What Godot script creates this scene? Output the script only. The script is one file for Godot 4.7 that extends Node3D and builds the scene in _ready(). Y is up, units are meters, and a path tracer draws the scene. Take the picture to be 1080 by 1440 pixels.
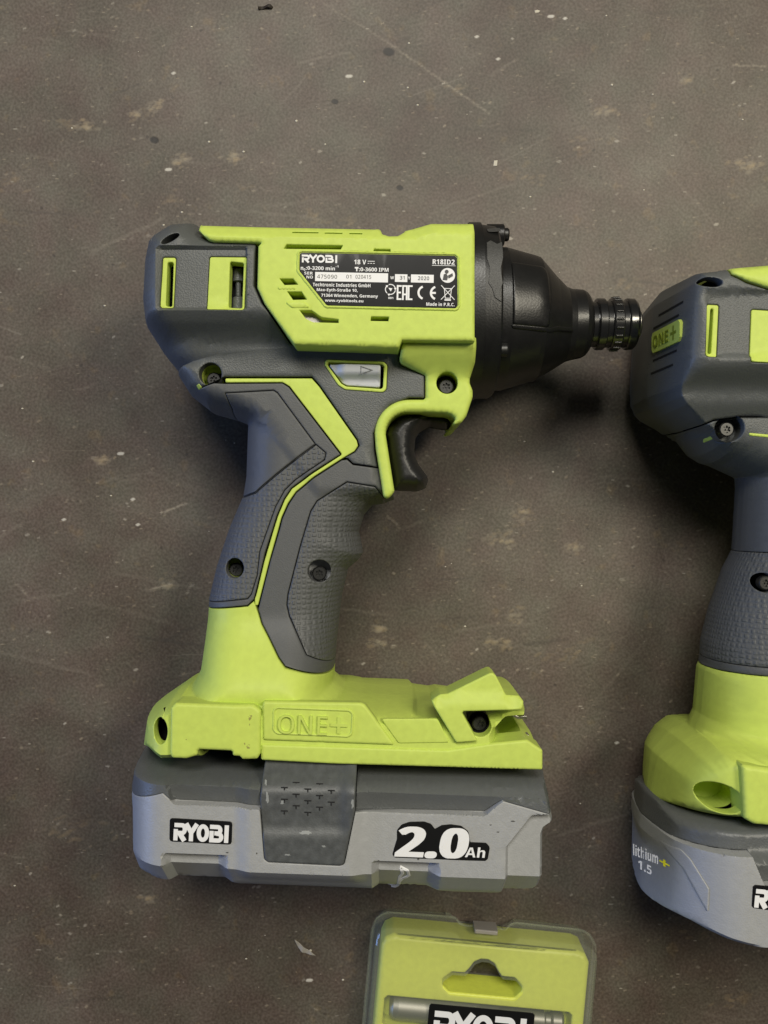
extends Node3D
# Two cordless tools and a clear bit case lying on a dark workshop floor, seen from straight above.
# Plan coordinates are millimetres: x to the right, y down the picture (world +z), h above the floor (world +y).

const D := 300.0        # lens above the floor, mm
const F := 1315.0       # focal length in pixels of the 1080 x 1440 photograph
const ZM := 36.0        # height of the tools' split plane above the floor, mm

var org := Vector3.ZERO # base of the thing being built, metres
var mats := {}
var rng := RandomNumberGenerator.new()
var noise_grain: Image
var B1: PackedVector2Array
var BE1: PackedVector2Array   # B1 run on under the nose, so that its right end stays square
var HP1: PackedVector2Array
var G1: PackedVector2Array
var FT1: PackedVector2Array
var U1: PackedVector2Array
var BT1: PackedVector2Array
var B2: PackedVector2Array
var HP2: PackedVector2Array
var G2: PackedVector2Array
var FT2: PackedVector2Array
var BT2: PackedVector2Array


func _ready():
	rng.seed = 11
	# ------------------------------------------------------------ camera, surroundings, lamps, exposure
	var cam := Camera3D.new()
	cam.name = "camera"
	cam.fov = rad_to_deg(2.0 * atan(720.0 / F))
	cam.near = 0.01
	cam.far = 20.0
	cam.position = Vector3(0, D * 0.001, 0)
	cam.rotation_degrees = Vector3(-90, 0, 0)
	add_child(cam)
	cam.current = true
	var we := WorldEnvironment.new()
	we.name = "world_environment"
	var env := Environment.new()
	env.background_mode = Environment.BG_COLOR
	env.background_color = Color(0.18, 0.185, 0.19)
	env.tonemap_mode = Environment.TONE_MAPPER_LINEAR
	env.tonemap_exposure = 1.1
	env.sdfgi_enabled = true
	env.ssao_enabled = true
	env.ssil_enabled = true
	we.environment = env
	add_child(we)
	area_lamp("ceiling_lamp_light", Vector3(-0.05, 1.05, -0.58), Vector3(0, 0, 0), Vector2(0.44, 0.3), 0.74, Color(1.0, 0.985, 0.945))
	area_lamp("side_lamp_light", Vector3(0.52, 0.98, -0.3), Vector3(0.05, 0, 0), Vector2(0.22, 0.3), 0.55, Color(1.0, 0.965, 0.88))
	area_lamp("doorway_light", Vector3(-1.6, 0.27, 0.1), Vector3(0, 0.03, 0.02), Vector2(0.9, 0.6), 1.0, Color(0.54, 0.69, 1.0))

	make_materials()
	build_floor()
	build_driver()
	build_drill()
	build_case()
	build_debris()


func area_lamp(called: String, at: Vector3, to: Vector3, size: Vector2, energy: float, c: Color):
	var l := AreaLight3D.new()
	l.name = called
	l.area_size = size
	l.light_energy = energy
	l.light_color = c
	l.shadow_enabled = true
	l.area_range = 6.0
	add_child(l)
	l.look_at_from_position(at, to, Vector3.UP)


# ---------------------------------------------------------------- plan helpers
func wp(x: float, y: float, h: float) -> Vector2:
	return Vector2(x - 540.0, y - 720.0) * ((D - h) / F)

func pl(n: Array, h: float) -> PackedVector2Array:
	var r := PackedVector2Array()
	for i in range(0, n.size(), 2):
		r.append(wp(n[i], n[i + 1], h))
	return r

func sp(n: Array, f: Callable) -> PackedVector2Array:      # points that lie on the surface f
	var r := PackedVector2Array()
	for i in range(0, n.size(), 2):
		var h := ZM + 15.0
		for k in 5:
			h = f.call(wp(n[i], n[i + 1], h))
		r.append(wp(n[i], n[i + 1], h))
	return r

func disc(c: Vector2, rx: float, ry := -1.0, turn := 0.0, seg := 28) -> PackedVector2Array:
	var r := PackedVector2Array()
	if ry < 0.0:
		ry = rx
	for i in seg:
		var a := TAU * i / seg
		r.append(c + Vector2(cos(a) * rx, sin(a) * ry).rotated(turn))
	return r

func biggest(a: Array) -> PackedVector2Array:
	var best := PackedVector2Array()
	var most := -1.0
	for p in a:
		var s := absf(area(p))
		if s > most:
			most = s
			best = p
	return best

func area(p: PackedVector2Array) -> float:
	var s := 0.0
	for i in p.size():
		s += p[i].cross(p[(i + 1) % p.size()])
	return s * 0.5

func grown(p: PackedVector2Array, d: float) -> PackedVector2Array:
	return biggest(Geometry2D.offset_polygon(p, d, Geometry2D.JOIN_ROUND))

func soft(p: PackedVector2Array, r: float) -> PackedVector2Array:
	return grown(grown(grown(p, -r), 2.0 * r), -r)

func clip(p: PackedVector2Array, by: PackedVector2Array) -> PackedVector2Array:
	return biggest(Geometry2D.intersect_polygons(p, by))

func minus(p: PackedVector2Array, by: PackedVector2Array) -> Array:
	var r := []
	for q in Geometry2D.clip_polygons(p, by):
		if absf(area(q)) > 1.0:
			r.append(q)
	return r

func dense(p: PackedVector2Array, step: float) -> PackedVector2Array:
	var r := PackedVector2Array()
	var last := Vector2(1e9, 1e9)
	for i in p.size():
		var a := p[i]
		var b := p[(i + 1) % p.size()]
		var n := maxi(1, ceili(a.distance_to(b) / step))
		for k in n:
			var q := a.lerp(b, float(k) / n)
			if q.distance_to(last) > 0.06:
				r.append(q)
				last = q
	if r.size() > 3 and r[0].distance_to(r[r.size() - 1]) < 0.06:
		r.remove_at(r.size() - 1)
	return r

func inset(p: Vector2, poly: PackedVector2Array) -> float:  # how far p lies inside poly, 0 outside
	if not Geometry2D.is_point_in_polygon(p, poly):
		return 0.0
	var best := 1e9
	var a := poly[poly.size() - 1]
	for b in poly:
		best = minf(best, p.distance_squared_to(Geometry2D.get_closest_point_to_segment(p, a, b)))
		a = b
	return sqrt(best)

func bow(d: float, r: float, n: float) -> float:            # 0 at the rim, 1 from r inwards, rounded
	var t := 1.0 - clampf(d / r, 0.0, 1.0)
	return pow(maxf(0.0, 1.0 - pow(t, n)), 1.0 / n)

func smax(a: float, b: float, k: float) -> float:
	var h := maxf(k - absf(a - b), 0.0) / k
	return maxf(a, b) + h * h * k * 0.25

func ramp(a: float, b: float, x: float) -> float:
	return smoothstep(a, b, x)

func line01(a: float, b: float, x: float) -> float:
	return clampf((x - a) / (b - a), 0.0, 1.0)

func v3(p: Vector2, h: float) -> Vector3:
	return Vector3(p.x, h, p.y) * 0.001 - org


# ---------------------------------------------------------------- mesh helpers
class Buf:
	var v := PackedVector3Array()
	var n := PackedVector3Array()
	var ix := PackedInt32Array()
	func tri(a: int, b: int, c: int):                       # clockwise from the side the normals point to
		var g := (v[b] - v[a]).cross(v[c] - v[a])
		if g.dot(n[a] + n[b] + n[c]) > 0.0:
			ix.append_array(PackedInt32Array([a, c, b]))
		else:
			ix.append_array(PackedInt32Array([a, b, c]))
	func add(p: Vector3, q: Vector3) -> int:
		v.append(p)
		n.append(q)
		return v.size() - 1
	func quad(a: Vector3, b: Vector3, c: Vector3, d: Vector3, m: Vector3):
		var i := add(a, m)
		add(b, m)
		add(c, m)
		add(d, m)
		tri(i, i + 1, i + 2)
		tri(i, i + 2, i + 3)
	func mesh() -> ArrayMesh:
		var arr := []
		arr.resize(Mesh.ARRAY_MAX)
		arr[Mesh.ARRAY_VERTEX] = v
		arr[Mesh.ARRAY_NORMAL] = n
		arr[Mesh.ARRAY_INDEX] = ix
		var m := ArrayMesh.new()
		m.add_surface_from_arrays(Mesh.PRIMITIVE_TRIANGLES, arr)
		return m


# A solid whose outline is poly (or several), whose upper face follows f, with rounded upper edges and walls.
func skin(polys, f: Callable, o := {}) -> Buf:
	var b: Buf = o.get("into", Buf.new())
	if polys is PackedVector2Array:
		polys = [polys]
	for one in polys:
		skin_one(b, one, f, o)
	return b

func skin_one(b: Buf, poly: PackedVector2Array, f: Callable, o: Dictionary):
	var gap: float = o.get("gap", 0.12)
	var edge: float = o.get("edge", 0.5)
	var depth: float = o.get("depth", 4.0)
	var step: float = o.get("step", 0.8)
	var grid: float = o.get("grid", 1.8)
	var mirror: bool = o.get("mirror", false)
	var least: float = ZM if mirror else float(o.get("least", 0.0))
	var out := dense(grown(poly, -gap) if gap > 0.0 else poly, step)
	if out.size() < 3:
		return
	var holes := []
	for h in o.get("holes", []):
		holes.append(dense(h, minf(step, 0.6)))
	var pts := PackedVector2Array()
	var drop := PackedFloat32Array()
	var loops := []
	var used := {}
	var ring := func(q: Vector2, d: float):
		var key := Vector2i(roundi(q.x * 40.0), roundi(q.y * 40.0))
		if used.has(key):
			return used[key]
		used[key] = pts.size()
		pts.append(q)
		drop.append(d)
		return pts.size() - 1
	var insets := []
	if edge > 0.0:
		for a in [0.0, 30.0, 60.0, 90.0]:
			insets.append([edge * (1.0 - cos(deg_to_rad(a))), edge * (1.0 - sin(deg_to_rad(a)))])
	else:
		insets.append([0.0, 0.0])
	for r in o.get("rings", []):
		insets.append([r, 0.0])
	var hedge: float = minf(edge, o.get("hole_edge", 0.3))
	var loop := PackedInt32Array()
	for q in out:
		loop.append(ring.call(q, insets[0][1]))
	loops.append([loop, out, signf(area(out))])
	for h in holes:
		var hl := PackedInt32Array()
		for q in h:
			hl.append(ring.call(q, hedge))
		loops.append([hl, h, -signf(area(h))])
	var in_hole := func(q: Vector2) -> bool:
		for h in holes:
			if Geometry2D.is_point_in_polygon(q, h):
				return true
		return false
	for k in range(1, insets.size()):
		for q0 in Geometry2D.offset_polygon(out, -insets[k][0], Geometry2D.JOIN_ROUND):
			for q in dense(q0, step * (1.0 + 0.2 * k)):
				if not in_hole.call(q):
					ring.call(q, insets[k][1])
	var keep_off := []
	for h in holes:
		for a in [45.0, 90.0]:
			for q in dense(grown(h, maxf(0.05, hedge * (1.0 - cos(deg_to_rad(a))))), 0.7):
				if Geometry2D.is_point_in_polygon(q, out) and not in_hole.call(q):
					ring.call(q, hedge * (1.0 - sin(deg_to_rad(a))))
		keep_off.append(grown(h, hedge + grid * 0.4))
	var near := {}
	for line in o.get("creases", []):
		for i in range(line.size() - 1):
			var n := maxi(1, ceili(line[i].distance_to(line[i + 1]) / 0.7))
			for k in n + 1:
				var q: Vector2 = line[i].lerp(line[i + 1], float(k) / n)
				near[Vector2i(floori(q.x / 0.55), floori(q.y / 0.55))] = true
				if inset(q, out) > 0.1 and not in_hole.call(q):
					ring.call(q, 0.0 if inset(q, out) > edge else edge * 0.3)
	var box := Rect2(out[0], Vector2.ZERO)
	for q in out:
		box = box.expand(q)
	var last: float = insets[insets.size() - 1][0]
	var inner := Geometry2D.offset_polygon(out, -(last + grid * 0.45), Geometry2D.JOIN_ROUND)
	var jit := RandomNumberGenerator.new()
	jit.seed = 5
	var row := 0
	var y := box.position.y
	while y < box.end.y:
		var x := box.position.x + (grid * 0.5 if row % 2 else 0.0)
		while x < box.end.x:
			var q := Vector2(x + jit.randf_range(-0.05, 0.05) * grid, y + jit.randf_range(-0.05, 0.05) * grid)
			for p in inner:
				if Geometry2D.is_point_in_polygon(q, p):
					var ok := true
					for h in keep_off:
						if Geometry2D.is_point_in_polygon(q, h):
							ok = false
							break
					if ok and near.size():
						var cell := Vector2i(floori(q.x / 0.55), floori(q.y / 0.55))
						for dx in [-1, 0, 1]:
							for dy in [-1, 0, 1]:
								if near.has(cell + Vector2i(dx, dy)):
									ok = false
					if ok:
						ring.call(q, 0.0)
					break
			x += grid
		y += grid * 0.866
		row += 1
	var tris := Geometry2D.triangulate_delaunay(pts)
	var hs := PackedFloat32Array()
	for i in pts.size():
		hs.append(maxf(least, f.call(pts[i]) - drop[i]))
	var first := b.v.size()
	for i in pts.size():
		b.add(v3(pts[i], hs[i]), Vector3.ZERO)
	var kept := PackedInt32Array()
	for t in range(0, tris.size(), 3):
		var c := (pts[tris[t]] + pts[tris[t + 1]] + pts[tris[t + 2]]) / 3.0
		if not Geometry2D.is_point_in_polygon(c, out) or in_hole.call(c):
			continue
		var i := first + tris[t]
		var j := first + tris[t + 1]
		var k := first + tris[t + 2]
		var g := (b.v[j] - b.v[i]).cross(b.v[k] - b.v[i])
		if g.y < 0.0:
			g = -g
		b.n[i] += g
		b.n[j] += g
		b.n[k] += g
		kept.append_array(PackedInt32Array([i, j, k]))
	for i in range(first, b.v.size()):
		b.n[i] = b.n[i].normalized() if b.n[i].length() > 0.0 else Vector3.UP
	if o.has("crisp"):
		var limit := cos(deg_to_rad(o.crisp))
		var fn := PackedVector3Array()
		var fa := PackedVector3Array()
		var around := {}
		for t in range(0, kept.size(), 3):
			var g := (b.v[kept[t + 1]] - b.v[kept[t]]).cross(b.v[kept[t + 2]] - b.v[kept[t]])
			if g.y < 0.0:
				g = -g
			fa.append(g)
			fn.append(g.normalized())
			for k in 3:
				if not around.has(kept[t + k]):
					around[kept[t + k]] = PackedInt32Array()
				around[kept[t + k]].append(t / 3)
		for t in range(0, kept.size(), 3):
			var id := []
			for k in 3:
				var sum := Vector3.ZERO
				for m in around[kept[t + k]]:
					if fn[m].dot(fn[t / 3]) > limit:
						sum += fa[m]
				id.append(b.add(b.v[kept[t + k]], sum.normalized() if sum.length() > 0.0 else Vector3.UP))
			b.tri(id[0], id[1], id[2])
	else:
		for t in range(0, kept.size(), 3):
			b.tri(kept[t], kept[t + 1], kept[t + 2])
	# walls
	for l in loops:
		var idx: PackedInt32Array = l[0]
		var m := idx.size()
		for i in m:
			var a := idx[i]
			var c := idx[(i + 1) % m]
			if a == c:
				continue
			var pa := pts[a]
			var pc := pts[c]
			var e := (pc - pa).normalized()
			var out_n := Vector2(e.y, -e.x) * float(l[2])
			var pv := pts[idx[(i + m - 1) % m]]
			var nx := pts[idx[(i + 2) % m]]
			var e0 := (pa - pv).normalized()
			var e2 := (nx - pc).normalized()
			var na := out_n
			var nc := out_n
			if e0.dot(e) > 0.75:
				na = (out_n + Vector2(e0.y, -e0.x) * float(l[2])).normalized()
			if e2.dot(e) > 0.75:
				nc = (out_n + Vector2(e2.y, -e2.x) * float(l[2])).normalized()
			var la: float = o.low if o.has("low") else least if mirror and hs[a] - least < 14.0 else maxf(least, hs[a] - depth)
			var lc: float = o.low if o.has("low") else least if mirror and hs[c] - least < 14.0 else maxf(least, hs[c] - depth)
			if hs[a] - la < 0.002 and hs[c] - lc < 0.002:
				continue
			var w0 := b.add(v3(pa, hs[a]), Vector3(na.x, 0, na.y))
			b.add(v3(pc, hs[c]), Vector3(nc.x, 0, nc.y))
			b.add(v3(pc, lc), Vector3(nc.x, 0, nc.y))
			b.add(v3(pa, la), Vector3(na.x, 0, na.y))
			b.tri(w0, w0 + 1, w0 + 2)
			b.tri(w0, w0 + 2, w0 + 3)
	if mirror:
		var end := b.v.size()
		var tri_end := b.ix.size()
		var shift := end - first
		var at := ZM * 0.001 - org.y
		for i in range(first, end):
			var p := b.v[i]
			b.add(Vector3(p.x, 2.0 * at - p.y, p.z), Vector3(b.n[i].x, -b.n[i].y, b.n[i].z))
		var from: int = b.ix.size()
		for t in range(0, tri_end, 3):
			if b.ix[t] >= first:
				b.ix.append_array(PackedInt32Array([b.ix[t] + shift, b.ix[t + 2] + shift, b.ix[t + 1] + shift]))

# rings of superellipses along x: stations [x, y centre, radius in y, radius in h, exponent], millimetres
func loft(st: Array, seg := 48, hc := ZM) -> Buf:
	var b := Buf.new()
	var rings := []
	for s in st:
		var r := PackedVector3Array()
		for k in seg:
			var a := TAU * k / seg
			var c := cos(a)
			var d := sin(a)
			var e: float = 2.0 / s[4]
			r.append(v3(Vector2(s[0], s[1] + signf(c) * pow(absf(c), e) * s[2]), hc + signf(d) * pow(absf(d), e) * s[3]))
		rings.append(r)
	for i in range(st.size() - 1):
		var at := b.v.size()
		for k in seg + 1:
			var p: Vector3 = rings[i][k % seg]
			var q: Vector3 = rings[i + 1][k % seg]
			var t: Vector3 = rings[i][(k + 1) % seg] - rings[i][(k + seg - 1) % seg] + rings[i + 1][(k + 1) % seg] - rings[i + 1][(k + seg - 1) % seg]
			var n := (q - p).cross(t).normalized()
			var mid := (p + q) * 0.5
			var c3 := v3(Vector2((st[i][0] + st[i + 1][0]) * 0.5, (st[i][1] + st[i + 1][1]) * 0.5), hc)
			if st[i + 1][0] - st[i][0] > 0.001:
				if n.dot(mid - c3) < 0.0:
					n = -n
			else:
				n = Vector3(signf(st[i][2] - st[i + 1][2]), 0, 0)
			b.add(p, n)
			b.add(q, n)
		for k in seg:
			b.tri(at + 2 * k, at + 2 * k + 1, at + 2 * k + 3)
			b.tri(at + 2 * k, at + 2 * k + 3, at + 2 * k + 2)
	for e in [0, st.size() - 1]:
		var n := Vector3(-1 if e == 0 else 1, 0, 0)
		var c := b.add(v3(Vector2(st[e][0], st[e][1]), hc), n)
		for k in seg:
			b.add(rings[e][k], n)
		for k in seg:
			b.tri(c, c + 1 + k, c + 1 + (k + 1) % seg)
	return b

# a profile of (radius, height) turned round the axis of xf's y, millimetres, xf in millimetres of plan space (x, h, y)
func turned(prof: Array, xf: Transform3D, seg := 24, b: Buf = null) -> Buf:
	if b == null:
		b = Buf.new()
	for i in range(prof.size() - 1):
		var p: Vector2 = prof[i]
		var q: Vector2 = prof[i + 1]
		var slope := Vector2(q.y - p.y, -(q.x - p.x)).normalized()
		var at := b.v.size()
		for k in seg + 1:
			var a := TAU * k / seg
			var r := Vector3(cos(a), 0, sin(a))
			var n := (xf.basis * (r * slope.x + Vector3.UP * slope.y)).normalized()
			b.add(xf * (r * p.x + Vector3.UP * p.y) * 0.001 - org, n)
			b.add(xf * (r * q.x + Vector3.UP * q.y) * 0.001 - org, n)
		for k in seg:
			if p.x > 0.0:
				b.tri(at + 2 * k, at + 2 * k + 1, at + 2 * k + 2)
			if q.x > 0.0:
				b.tri(at + 2 * k + 1, at + 2 * k + 3, at + 2 * k + 2)
	return b

func upright(p: Vector2, h: float) -> Transform3D:
	return Transform3D(Basis(), Vector3(p.x, h, p.y))

func put(called: String, b, m: Material, parent: Node, label := "") -> MeshInstance3D:
	var o := MeshInstance3D.new()
	o.name = called
	o.mesh = b.mesh() if b is Buf else b
	o.material_override = m
	o.cast_shadow = GeometryInstance3D.SHADOW_CASTING_SETTING_ON
	parent.add_child(o, true)
	if label:
		o.set_meta("label", label)
	return o

func thing(called: String, label: String, category: String, at: Vector3) -> Node3D:
	var o := Node3D.new()
	o.name = called
	o.position = at
	o.set_meta("label", label)
	o.set_meta("category", category)
	add_child(o, true)
	org = at
	return o

# ---------------------------------------------------------------- lettering
class Print:
	var b := Buf.new()
	var n := 0

func lay(x: float, y: float, frame: Transform3D) -> Vector3:
	return frame * Vector3(x, y, 0) * 0.001 - org

# frame: x along the line of writing, y down it, z out of the surface; millimetres of (x, h, y) space
func flat(x: float, y: float, h: float, turn := 0.0) -> Transform3D:
	var p := wp(x, y, h)
	return Transform3D(Basis(Vector3(cos(turn), 0, sin(turn)), Vector3(-sin(turn), 0, cos(turn)), Vector3.UP), Vector3(p.x, h, p.y))

func fill(pr: Print, poly: PackedVector2Array, fr: Transform3D):
	var t := Geometry2D.triangulate_polygon(poly)
	var at := pr.b.v.size()
	pr.n += 1
	var z := 0.012 * (pr.n % 9)
	var nn := fr.basis.z.normalized()
	for p in poly:
		pr.b.add(fr * Vector3(p.x, p.y, z) * 0.001 - org, nn)
	for i in range(0, t.size(), 3):
		pr.b.tri(at + t[i], at + t[i + 1], at + t[i + 2])

func hoop(pr: Print, outer: PackedVector2Array, inner: PackedVector2Array, fr: Transform3D):
	var at := pr.b.v.size()
	pr.n += 1
	var z := 0.012 * (pr.n % 9)
	var m := outer.size()
	var nn := fr.basis.z.normalized()
	for i in m:
		pr.b.add(fr * Vector3(outer[i].x, outer[i].y, z) * 0.001 - org, nn)
		pr.b.add(fr * Vector3(inner[i].x, inner[i].y, z) * 0.001 - org, nn)
	for i in m:
		var j := (i + 1) % m
		pr.b.tri(at + 2 * i, at + 2 * i + 1, at + 2 * j + 1)
		pr.b.tri(at + 2 * i, at + 2 * j + 1, at + 2 * j)

func stroke(pr: Print, line: PackedVector2Array, w: float, fr: Transform3D, caps := Geometry2D.END_BUTT, join := Geometry2D.JOIN_MITER):
	for p in Geometry2D.offset_polyline(line, w * 0.5, join, caps):
		fill(pr, p, fr)

func arc(c: Vector2, rx: float, ry: float, a0: float, a1: float, n := 10) -> PackedVector2Array:
	var r := PackedVector2Array()
	for i in n + 1:
		var a := deg_to_rad(lerpf(a0, a1, float(i) / n))
		r.append(c + Vector2(cos(a) * rx, sin(a) * ry))
	return r

# the maker's word in its wide stencilled capitals, width w and height h in mm, from the frame's origin
func maker_word(pr: Print, w: float, h: float, fr: Transform3D, bold := 0.2):
	var u := w / 4.05
	var t := h * bold
	var k := h - t
	var box := func(x: float, y: float) -> Vector2: return Vector2(x * u, t * 0.5 + y * k)
	var r := PackedVector2Array([box.call(0.0, 0.0)])
	r.append_array(arc(box.call(0.58, 0.29), 0.2 * u, 0.29 * k, -90, 90))
	r.append(box.call(0.26, 0.58))
	stroke(pr, r, t, fr)
	stroke(pr, PackedVector2Array([box.call(0.12, 0.3), box.call(0.12, 1.0) + Vector2(0, t * 0.5)]), t, fr)
	stroke(pr, PackedVector2Array([box.call(0.42, 0.62), box.call(0.78, 1.0) + Vector2(0.02, t * 0.5)]), t * 1.15, fr)
	stroke(pr, PackedVector2Array([box.call(0.86, 0.0) - Vector2(0.0, t * 0.5), box.call(1.26, 0.52), box.call(1.66, 0.0) - Vector2(0.0, t * 0.5)]), t * 1.05, fr)
	stroke(pr, PackedVector2Array([box.call(1.26, 0.55), box.call(1.26, 1.0) + Vector2(0, t * 0.5)]), t, fr)
	var o0 := PackedVector2Array()
	var o1 := PackedVector2Array()
	for i in 36:
		var a := TAU * i / 36
		o0.append(box.call(2.12, 0.5) + Vector2(cos(a) * (0.46 * u), sin(a) * h * 0.5))
		o1.append(box.call(2.12, 0.5) + Vector2(cos(a) * (0.46 * u - t), sin(a) * (h * 0.5 - t)))
	hoop(pr, o0, o1, fr)
	var b1 := PackedVector2Array([box.call(2.62, 0.0)])
	b1.append_array(arc(box.call(3.2, 0.235), 0.19 * u, 0.235 * k, -90, 90))
	b1.append(box.call(2.96, 0.47))
	stroke(pr, b1, t, fr)
	var b2 := PackedVector2Array([box.call(3.12, 0.5)])
	b2.append_array(arc(box.call(3.26, 0.75), 0.22 * u, 0.25 * k, -90, 90))
	b2.append(box.call(2.76, 1.0))
	b2.append(box.call(2.76, 0.3))
	stroke(pr, b2, t, fr)
	stroke(pr, PackedVector2Array([box.call(3.85, 0.0) - Vector2(0, t * 0.5), box.call(3.85, 1.0) + Vector2(0, t * 0.5)]), t, fr)

var text_cache := {}
# plain lettering fitted into a w by h box, from the frame's origin (top left)
func words(pr: Print, s: String, w: float, h: float, fr: Transform3D, face := "Droid Sans", heavy := 700, slant := 0.0, thick := 0.03):
	var f := SystemFont.new()
	f.font_names = PackedStringArray([face])
	f.font_weight = heavy
	var t := TextMesh.new()
	t.text = s
	t.font = f
	t.font_size = 64
	t.pixel_size = 0.01
	t.depth = 0.02
	t.curve_step = 4.0
	var arr := t.surface_get_arrays(0)
	var vv: PackedVector3Array = arr[Mesh.ARRAY_VERTEX]
	var ix: PackedInt32Array = arr[Mesh.ARRAY_INDEX] if arr[Mesh.ARRAY_INDEX] != null else PackedInt32Array(range(vv.size()))
	var lo := Vector3(1e9, 1e9, 1e9)
	var hi := -lo
	for p in vv:
		lo = lo.min(p)
		hi = hi.max(p)
	var nn: PackedVector3Array = arr[Mesh.ARRAY_NORMAL]
	var at := pr.b.v.size()
	for i in vv.size():
		var p := vv[i]
		var y := (hi.y - p.y) / (hi.y - lo.y)
		var q := Vector3((p.x - lo.x) / (hi.x - lo.x) * w + slant * (1.0 - y) * h, y * h, (p.z - lo.z) / maxf(hi.z - lo.z, 1e-6) * thick)
		pr.b.add(fr * q * 0.001 - org, (fr.basis * Vector3(nn[i].x, -nn[i].y, nn[i].z)).normalized())
	for i in range(0, ix.size(), 3):
		pr.b.tri(at + ix[i], at + ix[i + 1], at + ix[i + 2])


# ---------------------------------------------------------------- materials
func gray_image(n: FastNoiseLite, side: int, lo: float, hi: float) -> Image:
	var im := n.get_seamless_image(side, side)
	var d := im.get_data()
	for i in d.size():
		d[i] = int(255.0 * lerpf(lo, hi, d[i] / 255.0))
	return Image.create_from_data(side, side, false, Image.FORMAT_L8, d)

func noise_of(kind: int, freq: float, oct: int, sd: int) -> FastNoiseLite:
	var n := FastNoiseLite.new()
	n.noise_type = kind
	n.frequency = freq
	n.fractal_octaves = oct
	n.seed = sd
	return n

func mat(called: String, c: Color, rough: float, o := {}) -> StandardMaterial3D:
	var m := StandardMaterial3D.new()
	m.resource_name = called
	m.albedo_color = c
	m.roughness = rough
	m.metallic = o.get("metal", 0.0)
	m.metallic_specular = o.get("spec", 0.5)
	if o.has("tint") or o.has("bump"):
		m.uv1_triplanar = true
		m.uv1_world_triplanar = true
		var s: float = o.get("scale", 40.0)
		m.uv1_scale = Vector3(s, s, s)
	if o.has("tint"):
		m.albedo_texture = o.tint
	if o.has("rough_map"):
		m.roughness_texture = o.rough_map
		m.roughness_texture_channel = BaseMaterial3D.TEXTURE_CHANNEL_RED
	if o.has("bump"):
		m.heightmap_enabled = true
		m.heightmap_texture = o.bump
		m.heightmap_scale = o.get("relief", 0.006)
	mats[called] = m
	return m

func weave_image() -> Image:
	# short raised dashes, alternately upright and level, as moulded into the rubber grips
	var side := 96
	var im := Image.create(side, side, false, Image.FORMAT_L8)
	for y in side:
		for x in side:
			var u := x / 24.0
			var w := y / 24.0
			var cx := floori(u)
			var cy := floori(w)
			var fx := u - cx - 0.5
			var fy := w - cy - 0.5
			var q := Vector2(fx, fy) if (cx + cy) % 2 == 0 else Vector2(fy, fx)
			var h := clampf((0.44 - absf(q.x)) / 0.12, 0.0, 1.0) * clampf((0.3 - absf(q.y)) / 0.16, 0.0, 1.0)
			im.set_pixel(x, y, Color(h, h, h))
	return im

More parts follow.
